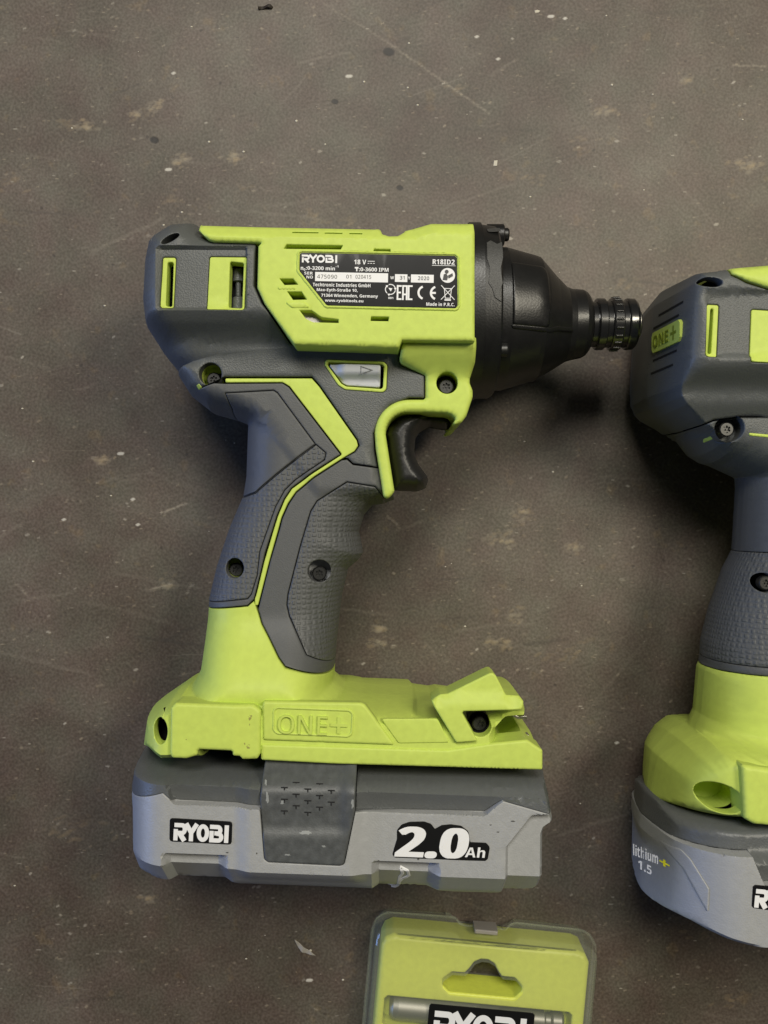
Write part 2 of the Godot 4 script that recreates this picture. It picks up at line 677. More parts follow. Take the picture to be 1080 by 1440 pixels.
func make_materials():
	var grain := ImageTexture.create_from_image(gray_image(noise_of(FastNoiseLite.TYPE_SIMPLEX_SMOOTH, 0.09, 2, 3), 256, 0.0, 1.0))
	var wear := ImageTexture.create_from_image(gray_image(noise_of(FastNoiseLite.TYPE_SIMPLEX_SMOOTH, 0.012, 4, 8), 512, 0.955, 1.0))
	var patchy := ImageTexture.create_from_image(gray_image(noise_of(FastNoiseLite.TYPE_SIMPLEX_SMOOTH, 0.02, 4, 21), 256, 0.8, 1.0))
	var weave := ImageTexture.create_from_image(weave_image())
	mat("green_plastic", Color(0.80, 0.872, 0.41), 0.46, {"spec": 0.32, "bump": grain, "relief": 0.0009, "scale": 60.0, "tint": wear})
	mat("dark_plastic", Color(0.355, 0.365, 0.36), 0.5, {"bump": grain, "relief": 0.008, "scale": 75.0, "tint": wear})
	mat("dark_rubber", Color(0.35, 0.355, 0.355), 0.55, {"bump": grain, "relief": 0.004, "scale": 90.0, "tint": wear})
	mat("woven_rubber", Color(0.35, 0.355, 0.355), 0.55, {"bump": weave, "relief": 0.016, "scale": 185.0})
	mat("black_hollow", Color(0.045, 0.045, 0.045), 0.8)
	mat("black_nose", Color(0.12, 0.12, 0.118), 0.34, {"bump": grain, "relief": 0.0022, "scale": 60.0, "tint": patchy})
	mat("black_trigger", Color(0.15, 0.15, 0.15), 0.42, {"bump": grain, "relief": 0.002, "scale": 90.0, "tint": wear})
	mat("black_steel", Color(0.36, 0.36, 0.36), 0.2, {"metal": 0.9})
	mat("screw_steel", Color(0.27, 0.27, 0.265), 0.38, {"metal": 0.85})
	mat("bare_steel", Color(0.72, 0.70, 0.66), 0.28, {"metal": 1.0})
	mat("satin_steel", Color(0.62, 0.61, 0.58), 0.48, {"metal": 0.9})
	mat("silver_plastic", Color(0.65, 0.655, 0.655), 0.40, {"metal": 0.0, "bump": grain, "relief": 0.005, "scale": 70.0, "tint": wear})
	mat("grey_plastic", Color(0.38, 0.39, 0.39), 0.42, {"bump": grain, "relief": 0.007, "scale": 60.0, "tint": wear})
	mat("latch_plastic", Color(0.36, 0.37, 0.37), 0.45, {"bump": grain, "relief": 0.003, "scale": 70.0, "tint": patchy})
	mat("switch_plastic", Color(0.74, 0.75, 0.76), 0.4)
	mat("label_black", Color(0.09, 0.09, 0.095), 0.3, {"spec": 0.3})
	mat("sticker_black", Color(0.07, 0.07, 0.07), 0.35)
	mat("print_white", Color(0.93, 0.93, 0.93), 0.5)
	mat("print_dark", Color(0.18, 0.18, 0.18), 0.5)
	mat("print_green", Color(0.88, 0.86, 0.1), 0.5)
	mat("badge_print", Color(0.5, 0.55, 0.12), 0.5)
	mat("paint_white", Color(0.95, 0.95, 0.95), 0.5)
	var clear := mat("clear_plastic", Color(0.74, 0.77, 0.68, 0.17), 0.05)
	clear.transparency = BaseMaterial3D.TRANSPARENCY_ALPHA
	mat("tray_green", Color(0.88, 0.91, 0.38), 0.45, {"bump": grain, "relief": 0.002, "scale": 60.0, "tint": wear})
	mat("worn_black", Color(0.30, 0.30, 0.295), 0.5, {"tint": patchy, "scale": 120.0, "bump": grain, "relief": 0.006})
	mat("grime", Color(0.60, 0.60, 0.30), 0.6)
	mat("pale_scuff", Color(0.56, 0.57, 0.565), 0.6)
	mat("dark_grime", Color(0.30, 0.30, 0.29), 0.6)
	mat("scrap_dark", Color(0.16, 0.13, 0.1), 0.7)
	mat("scrap_pale", Color(0.78, 0.75, 0.68), 0.7)
	mat("scrap_film", Color(0.62, 0.6, 0.57), 0.4)


# ---------------------------------------------------------------- the floor
func build_floor():
	org = Vector3.ZERO
	var side := 1536
	var span := 0.5
	var a := noise_of(FastNoiseLite.TYPE_SIMPLEX_SMOOTH, 0.0035, 3, 1).get_seamless_image(side, side).get_data()
	var c := noise_of(FastNoiseLite.TYPE_SIMPLEX_SMOOTH, 0.018, 4, 2).get_seamless_image(side, side).get_data()
	var e := noise_of(FastNoiseLite.TYPE_SIMPLEX_SMOOTH, 0.3, 2, 4).get_seamless_image(side, side).get_data()
	var g := noise_of(FastNoiseLite.TYPE_SIMPLEX_SMOOTH, 0.03, 5, 7).get_seamless_image(side, side).get_data()
	var px := PackedByteArray()
	px.resize(side * side * 3)
	var hg := PackedByteArray()
	hg.resize(side * side)
	for i in side * side:
		var v := 86.5 + (a[i] - 128) * 0.1 + (c[i] - 128) * 0.06 + (e[i] - 128) * 0.15
		var tan_part := clampf((g[i] - 195) * 0.012, 0.0, 0.35)
		var cool := (c[(i + 300 * side + 500) % (side * side)] - 128) * 0.035
		px[i * 3] = int(v + 5.0 + tan_part * 34.0)
		px[i * 3 + 1] = int(v - 4.0 + tan_part * 24.0 + cool)
		px[i * 3 + 2] = int(v - 14.0 + tan_part * 6.0 + cool * 0.6)
		hg[i] = clampi(int(140 + (e[i] - 128) * 0.13 + (c[i] - 128) * 0.3), 0, 255)
	var r := RandomNumberGenerator.new()
	r.seed = 77
	var stamp := func(x0: float, y0: float, lx: float, ly: float, turn: float, col: Vector3, strength: float, hh: int):
		var reach := ceili(maxf(lx, ly)) + 1
		for yy in range(-reach, reach + 1):
			for xx in range(-reach, reach + 1):
				var q := Vector2(xx, yy).rotated(-turn)
				var d := q.x * q.x / (lx * lx) + q.y * q.y / (ly * ly)
				if d > 1.0:
					continue
				var k := strength * minf(1.0, (1.0 - d) * 2.0)
				var i := posmod(int(y0) + yy, side) * side + posmod(int(x0) + xx, side)
				px[i * 3] = int(lerpf(px[i * 3], col.x, k))
				px[i * 3 + 1] = int(lerpf(px[i * 3 + 1], col.y, k))
				px[i * 3 + 2] = int(lerpf(px[i * 3 + 2], col.z, k))
				hg[i] = clampi(hg[i] + int(hh * k), 0, 255)
	for n in 10500:                                           # sand grains and chips worn proud of the skim
		var s := r.randf()
		var tone := Vector3(158, 146, 126) if s < 0.5 else Vector3(140, 126, 106) if s < 0.85 else Vector3(196, 190, 178)
		var l := r.randf_range(0.8, 2.4) if s < 0.97 else r.randf_range(2.0, 3.2)
		stamp.call(r.randf() * side, r.randf() * side, l, l * r.randf_range(0.3, 0.6), r.randf_range(-0.6, 0.2), tone, r.randf_range(0.15, 0.7), 46)
	for n in 2400:                                           # pits
		var l := r.randf_range(0.8, 1.9)
		stamp.call(r.randf() * side, r.randf() * side, l, l * r.randf_range(0.4, 0.9), r.randf_range(-0.6, 0.3), Vector3(48, 42, 38), r.randf_range(0.15, 0.55), -50)
	for n in 60:                                            # worn tan patches, each a cluster of flecks
		var cx := r.randf() * side
		var cy := r.randf() * side
		var far := r.randf_range(5.0, 17.0)
		for k in int(far * 1.6):
			var l := r.randf_range(1.0, 4.0)
			stamp.call(cx + r.randfn() * far, cy + r.randfn() * far * 0.5, l * 1.6, l * 0.6, r.randf_range(-0.7, 0.1), Vector3(150, 130, 100), r.randf_range(0.08, 0.3), 18)
	for n in 520:                                            # faint scuffs dragged over the skim, pale or dark
		var p := Vector2(r.randf(), r.randf()) * side
		var dir := Vector2.from_angle(r.randf_range(-0.5, 0.35))
		var pale := r.randf() < 0.6
		var wide := r.randf_range(1.0, 3.2)
		var k0 := r.randf_range(0.05, 0.16)
		for k in int(r.randf_range(4, 22)):
			stamp.call(p.x, p.y, wide * 1.8, wide * 0.7, dir.angle(), Vector3(142, 134, 122) if pale else Vector3(62, 57, 52), k0, 4 if pale else -6)
			p += dir * wide * 1.5 + Vector2(r.randfn(), r.randfn()) * 0.5
	for n in 4:                                              # long thin scratches
		var p := Vector2(r.randf(), r.randf()) * side
		var dir := Vector2.from_angle(r.randf_range(0.2, 1.1))
		for k in int(r.randf_range(120, 420)):
			stamp.call(p.x, p.y, 1.4, 1.1, 0.0, Vector3(150, 142, 130), 0.16 * sin(k * 0.05) ** 2 + 0.05, -10)
			p += dir
	for n in 46:                                             # fine scratches
		var p := Vector2(r.randf(), r.randf()) * side
		var dir := Vector2.from_angle(r.randf_range(-0.9, 0.9))
		for k in int(r.randf_range(20, 110)):
			stamp.call(p.x, p.y, 1.3, 0.8, 0.0, Vector3(140, 132, 120), 0.16, -12)
			p += dir
	# marks the picture shows at these very spots
	var spot := func(x: float, y: float) -> Vector2: return wp(x, y, 0.0) * 0.001 / span * side
	for q in [[735, 722, 14, 16], [705, 758, 22, 13], [727, 868, 10, 10], [690, 903, 10, 9], [712, 905, 8, 9], [806, 768, 9, 6], [967, 112, 7, 4], [850, 155, 14, 5], [208, 1265, 9, 6], [235, 820, 12, 10], [140, 645, 12, 5], [215, 150, 14, 8], [190, 160, 12, 8], [530, 885, 10, 4], [532, 905, 14, 5], [325, 220, 14, 7], [255, 225, 14, 9], [1050, 230, 20, 8], [120, 175, 14, 6]]:
		for k in int(q[2] * 2.2):
			var p: Vector2 = spot.call(q[0] + r.randfn() * q[2] * 0.6, q[1] + r.randfn() * q[3] * 0.6)
			var l := r.randf_range(1.0, 3.2)
			stamp.call(p.x, p.y, l * 1.4, l * 0.7, r.randf_range(-0.7, 0.2), Vector3(158, 140, 110) if r.randf() < 0.5 else Vector3(146, 136, 118), r.randf_range(0.12, 0.42), 24)
	for q in [[455, 4, 545, 58, 0.12], [545, 58, 690, 160, 0.24], [225, 720, 262, 706, 0.4], [205, 830, 240, 822, 0.3], [262, 835, 268, 818, 0.3], [545, 725, 563, 743, 0.3], [20, 820, 40, 840, 0.2], [1030, 90, 1080, 92, 0.25]]:
		var p0: Vector2 = spot.call(q[0], q[1])
		var p1: Vector2 = spot.call(q[2], q[3])
		var n := int(p0.distance_to(p1))
		for k in n:
			var p := p0.lerp(p1, float(k) / n) + Vector2(r.randfn(), r.randfn()) * 0.4
			stamp.call(p.x, p.y, 1.7, 1.2, 0.0, Vector3(176, 166, 148), q[4] * r.randf_range(0.4, 1.0), -8)
	for q in [[546, 72, 5], [470, 142, 3], [215, 196, 4], [562, 262, 3], [447, 780, 3]]:
		var p: Vector2 = spot.call(q[0], q[1])
		stamp.call(p.x, p.y, q[2] * 1.3, q[2] * 0.9, 0.2, Vector3(34, 30, 27), 0.85, -60)
	for q in [[490, 106, 3], [242, 102, 2], [168, 637, 3], [186, 701, 2], [89, 731, 2], [192, 738, 2], [670, 50, 2], [700, 82, 2], [775, 22, 3], [795, 25, 2], [235, 237, 3], [868, 1045, 2], [434, 1378, 3]]:
		var p: Vector2 = spot.call(q[0], q[1])
		stamp.call(p.x, p.y, q[2] * 1.4, q[2] * 0.7, -0.1, Vector3(208, 204, 194), 0.85, 40)
	var img := Image.create_from_data(side, side, false, Image.FORMAT_RGB8, px)
	var bumps := Image.create_from_data(side, side, false, Image.FORMAT_L8, hg)
	var m := StandardMaterial3D.new()
	m.resource_name = "worn_dark_concrete"
	m.albedo_texture = ImageTexture.create_from_image(img)
	m.roughness = 0.53
	m.metallic_specular = 0.47
	m.heightmap_enabled = true
	m.heightmap_texture = ImageTexture.create_from_image(bumps)
	m.heightmap_scale = 0.026
	var st := SurfaceTool.new()
	st.begin(Mesh.PRIMITIVE_TRIANGLES)
	for q in [Vector3(-3, 0, -3), Vector3(3, 0, -3), Vector3(3, 0, 3), Vector3(-3, 0, -3), Vector3(3, 0, 3), Vector3(-3, 0, 3)]:
		st.set_normal(Vector3.UP)
		st.set_uv(Vector2(q.x, q.z) / span)
		st.add_vertex(q)
	st.generate_tangents()
	var o := put("floor", st.commit(), m, self)
	o.set_meta("kind", "structure")
	o.set_meta("label", "dark brown worn concrete floor with pale flecks")


# ---------------------------------------------------------------- shared small parts
func screw(p: Vector2, h: float, r: float, parent: Node, called := "screw"):
	var xf := upright(p, h)
	var b := turned([Vector2(r, -2.5), Vector2(r, -0.25), Vector2(r * 0.84, 0.0), Vector2(r * 0.52, 0.0), Vector2(r * 0.5, -0.7), Vector2(0.22, -0.7), Vector2(0.2, -0.2), Vector2(0, -0.2)], xf, 24)
	# six lobes of the star socket stand in from its rim
	for k in 6:
		var a := TAU * k / 6.0
		turned([Vector2(r * 0.13, -0.7), Vector2(r * 0.13, -0.04), Vector2(0, -0.03)], upright(p + Vector2.from_angle(a) * r * 0.47, h), 8, b)
	put(called, b, mats.screw_steel, parent)

func hollow(p: PackedVector2Array, h_top: float, h_low: float, m: Material, parent: Node, called: String):
	# an open well: wall seen from inside and a bottom
	var b := Buf.new()
	var s := signf(area(p))
	for i in p.size():
		var a := p[i]
		var c := p[(i + 1) % p.size()]
		var e := (c - a).normalized()
		var n := Vector2(-e.y, e.x) * s
		b.quad(v3(a, h_top), v3(c, h_top), v3(c, h_low), v3(a, h_low), Vector3(n.x, 0, n.y))
	var t := Geometry2D.triangulate_polygon(p)
	var at := b.v.size()
	for q in p:
		b.add(v3(q, h_low), Vector3.UP)
	for i in range(0, t.size(), 3):
		b.tri(at + t[i], at + t[i + 1], at + t[i + 2])
	put(called, b, m, parent)


# ---------------------------------------------------------------- impact driver
func barrel_h(p: Vector2) -> float:
	var d := inset(p, BE1)
	if d <= 0.0:
		return 0.0
	var top := 30.0 - 9.0 * ramp(-51.0, -43.0, p.y) - 6.0 * ramp(-43.0, -34.0, p.y)
	return top * bow(d, 9.0, 2.3)

func handle_h(p: Vector2) -> float:
	return 20.0 * bow(inset(p, HP1), 6.0, 2.0)

func grip_h(p: Vector2) -> float:
	return lerpf(19.5, 30.0, ramp(26.0, 50.0, p.y)) * bow(inset(p, G1), 13.0, 2.3)

func foot_h(p: Vector2) -> float:
	var d := inset(p, FT1)
	if d <= 0.0:
		return 0.0
	var left := p.x + 66.0
	return 30.0 * bow(d, 3.5, 2.0) * bow(left, 12.0, 2.0)

func house_h(p: Vector2) -> float:
	var a := smax(barrel_h(p), handle_h(p), 1.2)
	var g := smax(grip_h(p), foot_h(p), 2.0) if p.y > 25.0 else grip_h(p)
	return ZM + smax(a, g, 1.5)

func cap_h(p: Vector2) -> float:
	var h := ZM + barrel_h(p)
	var x := p.x
	var y := p.y
	var k := line01(-66.8, -66.0, y) * (1.0 - line01(-51.5, -50.5, y)) * line01(-57.3, -55.8, x) * (1.0 - line01(-34.8, -34.2, x))
	return h - 1.4 * k

func green_h(p: Vector2) -> float:
	var d := inset(p, BE1)
	return ZM + lerpf(27.4, 30.8, clampf((d - 0.8) / 3.6, 0.0, 1.0)) * bow(d, 1.4, 2.0)

func front_h(p: Vector2) -> float:
	var y := p.y
	return ZM + lerpf(27.0, 20.6, ramp(-42.5, -34.0, y))

func bat_y(y: float) -> float:         # height of the pack's upper side against y
	var s := [[61.0, 24.0], [63.5, 25.0], [69.6, 32.0], [73.6, 30.6], [73.95, 30.6], [74.2, 33.0], [89.6, 33.0], [96.0, 25.0], [101.0, 15.0]]
	for i in range(s.size() - 1):
		if y < s[i + 1][0]:
			return lerpf(s[i][1], s[i + 1][1], clampf((y - s[i][0]) / (s[i + 1][0] - s[i][0]), 0.0, 1.0))
	return s[s.size() - 1][1]

func bat_h(p: Vector2) -> float:
	var d := inset(p, BT1)
	if d <= 0.0:
		return ZM
	var y := p.y - p.x * 0.037            # the pack lies two degrees off level in the picture
	var h := bat_y(y)
	if p.x > 25.1:                        # the silver shell rises round both ends of the dark band
		h = lerpf(h, maxf(h, 33.0), line01(0.0, 0.3, p.y - clampf(74.67 - (p.x - 25.1) * 0.8, 71.3, 75.0)) if y < 80.0 else 0.0)
	elif p.x < -51.5:
		h = lerpf(h, maxf(h, 33.0), line01(0.0, 0.3, p.y - clampf(71.7 + (p.x + 52.2) * 2.6, 66.0, 72.0)) if y < 80.0 else 0.0)
	# centre block stands proud of both shoulders
	h += 1.6 * ramp(-37.2, -32.8, p.x) * (1.0 - ramp(-8.6, -4.0, p.x)) * (1.0 - ramp(90.5, 95.5, y))
	# two notches in the lower bevel
	for n in [[-54.5, -39.0], [-2.5, 13.5]]:
		var k := ramp(n[0] - 0.6, n[0] + 1.2, p.x) * (1.0 - ramp(n[1] - 2.5, n[1] + 0.6, p.x))
		h -= 3.2 * k * ramp(86.2, 87.2, y)
	# the right end steps down behind a slanted groove
	var line := lerpf(36.6, 30.1, clampf((p.y - 74.6) / 8.1, 0.0, 1.0)) if p.y < 82.7 else 29.9
	h -= 2.6 * ramp(line, line + 0.9, p.x) * ramp(74.8, 75.6, p.y)
	return ZM + h * bow(p.x + 68.5, 15.0, 2.1) * bow(45.0 - p.x, 4.0, 2.2) * bow(d, 2.6, 1.8)

func build_driver():
	var t := thing("impact_driver", "lime green and grey impact driver with a black nose and a printed rating plate", "power tool", Vector3(-0.025, 0, 0.01))
	var rear_line := pl([284, 319, 268, 320.5, 251, 321.5, 224, 338, 213, 350, 207, 378, 204, 430, 208, 466, 224, 494, 246, 522, 268, 548, 300, 562], ZM + 11)
	var top_line := pl([605, 312, 574, 321, 565, 324, 558, 329, 547, 329.5, 538, 326, 534, 320, 380, 317, 304, 315, 288, 314.5], ZM + 25)
	var b1 := rear_line.duplicate()
	b1.append_array(PackedVector2Array([Vector2(23.2, -30.5), Vector2(23.2, top_line[0].y)]))
	b1.append_array(pl([605, 312, 574, 321], ZM + 25))
	b1.append_array(pl([567, 325, 559, 331.5, 547, 332, 538, 328], ZM + 29))
	b1.append_array(pl([534, 320, 380, 317, 304, 315, 288, 314.5], ZM + 25))
	B1 = soft(b1, 0.3)
	b1 = rear_line.duplicate()
	b1.append_array(PackedVector2Array([Vector2(45, -30.5), Vector2(45, top_line[0].y)]))
	b1.append_array(pl([605, 312, 574, 321, 534, 320, 380, 317, 304, 315, 288, 314.5], ZM + 25))
	BE1 = soft(b1, 0.4)
	HP1 = soft(pl([238, 512, 300, 492, 360, 484, 560, 484, 600, 476, 669, 476, 669, 548, 660, 590, 640, 602, 560, 596, 546, 640, 560, 700, 540, 708, 440, 720, 352, 598, 330, 588, 294, 578, 266, 556], ZM + 8), 0.6)
	G1 = soft(pl([352, 585, 349, 671, 345, 697, 326, 741, 308.5, 794, 298, 838, 297, 862, 294, 893, 290, 932, 283, 947, 270, 962, 300, 1000, 500, 1000, 489, 967, 470, 951, 470, 942, 473.5, 900, 481, 836, 490, 799, 505, 786, 511, 777, 505, 747, 512, 724, 530, 704, 540, 640, 540, 580, 440, 500, 330, 545], ZM), 0.5)
	var low_line := pl([217, 1053, 238, 1063], ZM + 17)
	low_line.append_array(pl([365, 1069, 470, 1074, 763, 1083, 764, 1054, 740, 1034], ZM + 28))
	var ft := pl([272, 957, 258, 962, 218, 989, 204, 1044, 205, 1049], ZM + 6)
	ft.append_array(low_line)
	ft.append_array(pl([704, 1036, 697, 1028, 696, 1012, 706, 1001, 733, 999, 737, 986, 731, 978.5, 713, 977.5], ZM + 13))
	ft.append_array(pl([640, 984, 618, 981, 608, 983, 586, 980, 580, 973.5, 511, 971, 488, 967], ZM + 4))
	FT1 = soft(ft, 0.3)
	var bt := pl([204, 1050, 192, 1083, 190, 1097, 195, 1113, 197, 1169, 202, 1210], ZM + 6)
	bt.append_array(pl([212, 1226, 238, 1233, 327, 1236, 339, 1242, 490, 1247, 523, 1250, 612, 1250, 636, 1255, 689, 1255, 704, 1251], ZM + 16))
	bt.append_array(pl([750, 1245, 759, 1230, 760, 1144, 773, 1140, 775, 1126, 769, 1114, 763, 1070], ZM + 15))
	BT1 = soft(bt, 0.3)
	U1 = B1
	for p in [HP1, G1, FT1]:
		U1 = biggest(Geometry2D.merge_polygons(U1, p))
	var H := house_h

	# hollow dark inside of the housing, a few millimetres under the shells
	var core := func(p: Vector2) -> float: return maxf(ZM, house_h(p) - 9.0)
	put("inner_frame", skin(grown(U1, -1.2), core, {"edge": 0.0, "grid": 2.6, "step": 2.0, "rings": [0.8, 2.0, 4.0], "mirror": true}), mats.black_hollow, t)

	# rear cap with its two framed vents
	var frame_a := soft(pl([228, 361, 247.5, 361, 244, 433.5, 224.5, 433], ZM + 29), 0.3)
	var frame_b := soft(pl([294, 360, 347.5, 360.5, 343.5, 437, 290, 436], ZM + 29), 0.3)
	var slot_a := soft(pl([235, 368, 243.5, 368, 241.5, 431, 232.5, 430], ZM + 29), 0.2)
	var slot_b := soft(pl([323, 367, 342.5, 369, 340, 433.5, 321, 432], ZM + 29), 0.2)
	var nick := disc(sp([239, 335], func(p): return ZM + barrel_h(p))[0], 2.5, 0.85, -0.5)
	var cap := clip(pl([276, 322, 291, 337.5, 299, 340.5, 366, 342.5, 361.5, 347, 359.5, 405, 370, 429, 404, 476, 418, 487.5, 358, 490, 314, 495, 268, 508, 253, 517, 246, 521, 190, 545, 170, 400, 190, 310, 250, 290, 270, 300], ZM + 27), B1)
	var lip := []
	for y in [-66.8, -66.0, -51.5, -50.5]:
		lip.append(PackedVector2Array([Vector2(-57.3, y), Vector2(-34.2, y)]))
	for x in [-57.3, -55.8, -34.8, -34.2]:
		lip.append(PackedVector2Array([Vector2(x, -66.8), Vector2(x, -50.5)]))
	var rc := put("rear_cap", skin(cap, cap_h, {"holes": [frame_a, frame_b, nick], "grid": 1.3, "rings": [0.8, 1.5, 2.5, 4.0, 6.0], "mirror": true, "creases": lip, "crisp": 33.0}), mats.dark_plastic, t)
	put("vent_frame", skin(frame_a, cap_h, {"holes": [slot_a], "edge": 0.25}), mats.green_plastic, rc)
	put("vent_frame", skin(frame_b, cap_h, {"holes": [slot_b], "edge": 0.25}), mats.green_plastic, rc)
	var mo := turned([Vector2(0, -5), Vector2(1.5, -5), Vector2(1.5, -2), Vector2(0.7, -1.6), Vector2(0.7, 1.8), Vector2(1.7, 2.4), Vector2(1.7, 6), Vector2(0, 6)], Transform3D(Basis(Vector3.RIGHT, PI / 2), Vector3(wp(334, 405, 60).x, 58.6, wp(334, 405, 60).y)), 16)
	put("motor_part", mo, mats.grey_plastic, rc)

	# lime main housing with its cut vents
	var gh := 66.8
	var green := clip(pl([277, 313, 277, 260, 668.5, 260, 668.5, 480, 566, 479, 561, 489, 413, 484.5, 405, 474, 371, 427, 360.5, 404, 362, 345, 366, 341, 299, 339, 291, 336, 276.5, 321], gh), B1)
	var cuts := []
	for q in [[393, 391.5, 412, 391.5, 419, 400, 400, 400.5], [404, 410, 424, 410, 431.5, 421, 412, 421.5], [421, 436, 438, 436, 452, 446, 476, 449, 476, 454, 440, 453, 430, 448], [399, 349.5, 403, 343.5, 482, 345, 479, 350.5], [526, 350, 549, 350.5, 549, 353, 525, 352.5], [522, 445, 547, 445.5, 546, 451.5, 521, 451], [410, 323, 447, 323.5, 447, 325.5, 410, 325], [456, 324, 481, 324.5, 481, 326.5, 456, 326], [491, 324.5, 509, 325, 509, 327, 491, 326.5]]:
		cuts.append(pl(q, gh))
	var gm := put("main_housing", skin(green, green_h, {"holes": cuts, "edge": 0.9, "hole_edge": 0.25, "grid": 1.6, "rings": [1.4, 2.2, 3.2, 4.3, 4.5], "mirror": true, "depth": 30.0}), mats.green_plastic, t)
	put("inner_plate", skin(pl([418, 432, 480, 440, 480, 458, 425, 456], gh), func(_p): return gh - 3.2, {"edge": 0.1, "depth": 1.0}), mats.bare_steel, gm)
	# sloping louvre between the vents
	for q in [[384, 402, 414, 402, 422, 408, 392, 408], [396, 423, 428, 423, 440, 434, 410, 434]]:
		put("louvre", skin(soft(pl(q, gh), 0.4), func(_p): return gh + 0.35, {"edge": 0.45, "depth": 0.8}), mats.green_plastic, gm)
	var plate := soft(pl([423, 354.5, 643.5, 359, 644.5, 432, 640, 434.5, 459, 430.5, 420, 381, 420.5, 357], gh), 0.5)
	put("plate_bezel", skin(grown(plate, 0.75), func(_p): return gh + 0.4, {"holes": [plate], "edge": 0.5, "depth": 1.2, "grid": 1.0}), mats.green_plastic, gm)
	var pp := put("rating_plate", skin(plate, func(_p): return gh + 0.06, {"edge": 0.1, "depth": 0.5, "grid": 6.0}), mats.label_black, t)
	rating_print(pp, gh + 0.09)

	# grey grip panel round the direction switch
	var boss := disc(wp(299.5, 529, 52), 3.0)
	var rim := soft(pl([454.5, 511, 460, 505.5, 540, 508.5, 545, 514, 543.5, 548, 538.5, 552, 485, 548, 475.5, 542], 56), 0.5)
	var panel := clip(pl([225, 524, 253, 514.5, 268, 507, 314, 494, 358, 488.5, 413, 485.5, 561, 490, 561, 507.5, 564, 513.5, 597, 528.5, 597, 560, 575, 560, 549, 570.5, 533.5, 589.5, 525.5, 610, 527, 631, 531.5, 657.5, 496.5, 652.5, 489, 645, 484, 644, 499, 635.5, 505, 627, 502.5, 618.5, 449.5, 542.5, 439, 530.5, 317, 530.5, 300, 538, 281, 546, 262, 566], ZM + 19), U1)
	var hp := put("handle_panel", skin(panel, H, {"holes": [boss, rim], "grid": 1.7, "rings": [1.2, 2.4, 4.0], "mirror": true}), mats.dark_plastic, t)
	hollow(disc(wp(299.5, 529, 52), 3.05, -1, 0, 24), 52.0, 47.0, mats.green_plastic, hp, "screw_well")
	screw(wp(301, 534, 51), 51.5, 1.9, hp)
	var sw_out := soft(pl([459, 511, 463, 509.5, 537.5, 512, 540, 515, 538.5, 545, 536, 547, 487, 543.5, 480, 539.5], 56), 0.3)
	put("switch_rim", skin(rim, func(p): return house_h(p) + 0.25, {"holes": [sw_out], "edge": 0.3, "gap": 0.05}), mats.green_plastic, hp)
	var sw := put("direction_switch", skin(soft(pl([460, 510.5, 536, 512.5, 535, 544, 487, 541, 480, 537], 58), 0.3), func(p): return house_h(p) + 2.2 - 2.4 * ramp(-36.3, -34.3, p.y) - 1.6 * (1.0 - ramp(-12.8, -10.2, p.x)), {"edge": 0.3, "depth": 4.0, "grid": 0.7}), mats.switch_plastic, t)
	var pr := Print.new()
	var ar := flat(507, 514.5, ZM + 22.3)
	var tri := PackedVector2Array([Vector2(0, 0), Vector2(3.3, 1.1), Vector2(0, 2.2)])
	hoop(pr, tri, PackedVector2Array([Vector2(0.2, 0.32), Vector2(2.55, 1.1), Vector2(0.2, 1.88)]), ar)
	put("arrow_mark", pr.b, mats.grey_plastic, sw)

	# lime front block and trigger guard
	var block_hole := disc(wp(628.5, 539, 56), 2.8)
	var gl := [566, 477.5, 668, 477.5, 667.5, 512, 662, 532, 662, 538, 666, 548, 666, 558, 657, 585, 650, 594, 634, 599.5, 641, 588, 635, 582.6, 628, 580.6, 601.5, 579.5]
	for q in arc(Vector2(573, 609), 30, 29.5, -90, -184, 10):
		gl.append_array([q.x, q.y])
	gl.append_array([555.5, 691, 551, 697, 545, 702, 538.5, 698.5, 527.6, 631])
	for q in arc(Vector2(576, 610), 50, 49.5, -180, -90, 12):
		gl.append_array([q.x, q.y])
	gl.append_array([597.8, 560.5, 597.8, 527.8, 564, 512.5, 561, 507])
	var fb := soft(pl(gl, ZM + 21), 0.4)
	var fbm := put("trigger_guard", skin(fb, front_h, {"holes": [block_hole], "edge": 1.2, "grid": 1.4, "rings": [1.8], "depth": 30.0, "mirror": true}), mats.green_plastic, t)
	hollow(disc(wp(628.5, 539, 56), 2.9, -1, 0, 24), 56.0, 50.0, mats.black_hollow, fbm, "screw_well")
	screw(wp(627.5, 544, 53), 53.5, 2.0, fbm)
	var tg := soft(pl([540, 610, 545, 598, 557, 584, 572, 577, 628, 578, 640, 590, 632, 600, 606, 596, 592, 603, 586, 613, 584.5, 630, 586, 641, 592, 653, 604, 669, 604.5, 676, 601, 686, 588, 690, 553, 688.5], ZM + 12), 0.6)
	put("trigger", skin(tg, func(p): return ZM + 15.5 * bow(inset(p, tg), 3.2, 2.0) - 5.0 * ramp(9.0, 13.0, p.x) * (1.0 - ramp(-23.0, -20.0, p.y)), {"edge": 0.2, "grid": 1.0, "rings": [0.4, 0.8, 1.4, 2.2, 3.2], "mirror": true, "gap": 0.0, "step": 0.6}), mats.black_trigger, t)

	# accent stripe that runs from the boss round the chevron down to the neck
	var stripe := sp([316, 531.3, 438.5, 531.3, 449, 543, 502, 619, 504, 627, 498.5, 635, 480, 646, 441, 671, 416, 692, 405, 708, 396, 728, 391.5, 745, 379, 789, 363, 852, 357.5, 852, 357.5, 842, 359.8, 835.5, 371, 789, 384, 745, 390, 725.6, 400, 702, 410, 687, 439, 665.5, 480, 639, 406.5, 543.5, 397, 538, 316, 538.3], H)
	put("accent_stripe", skin(soft(stripe, 0.2), func(p): return house_h(p) - 0.15, {"edge": 0.3, "grid": 1.2}), mats.green_plastic, t)
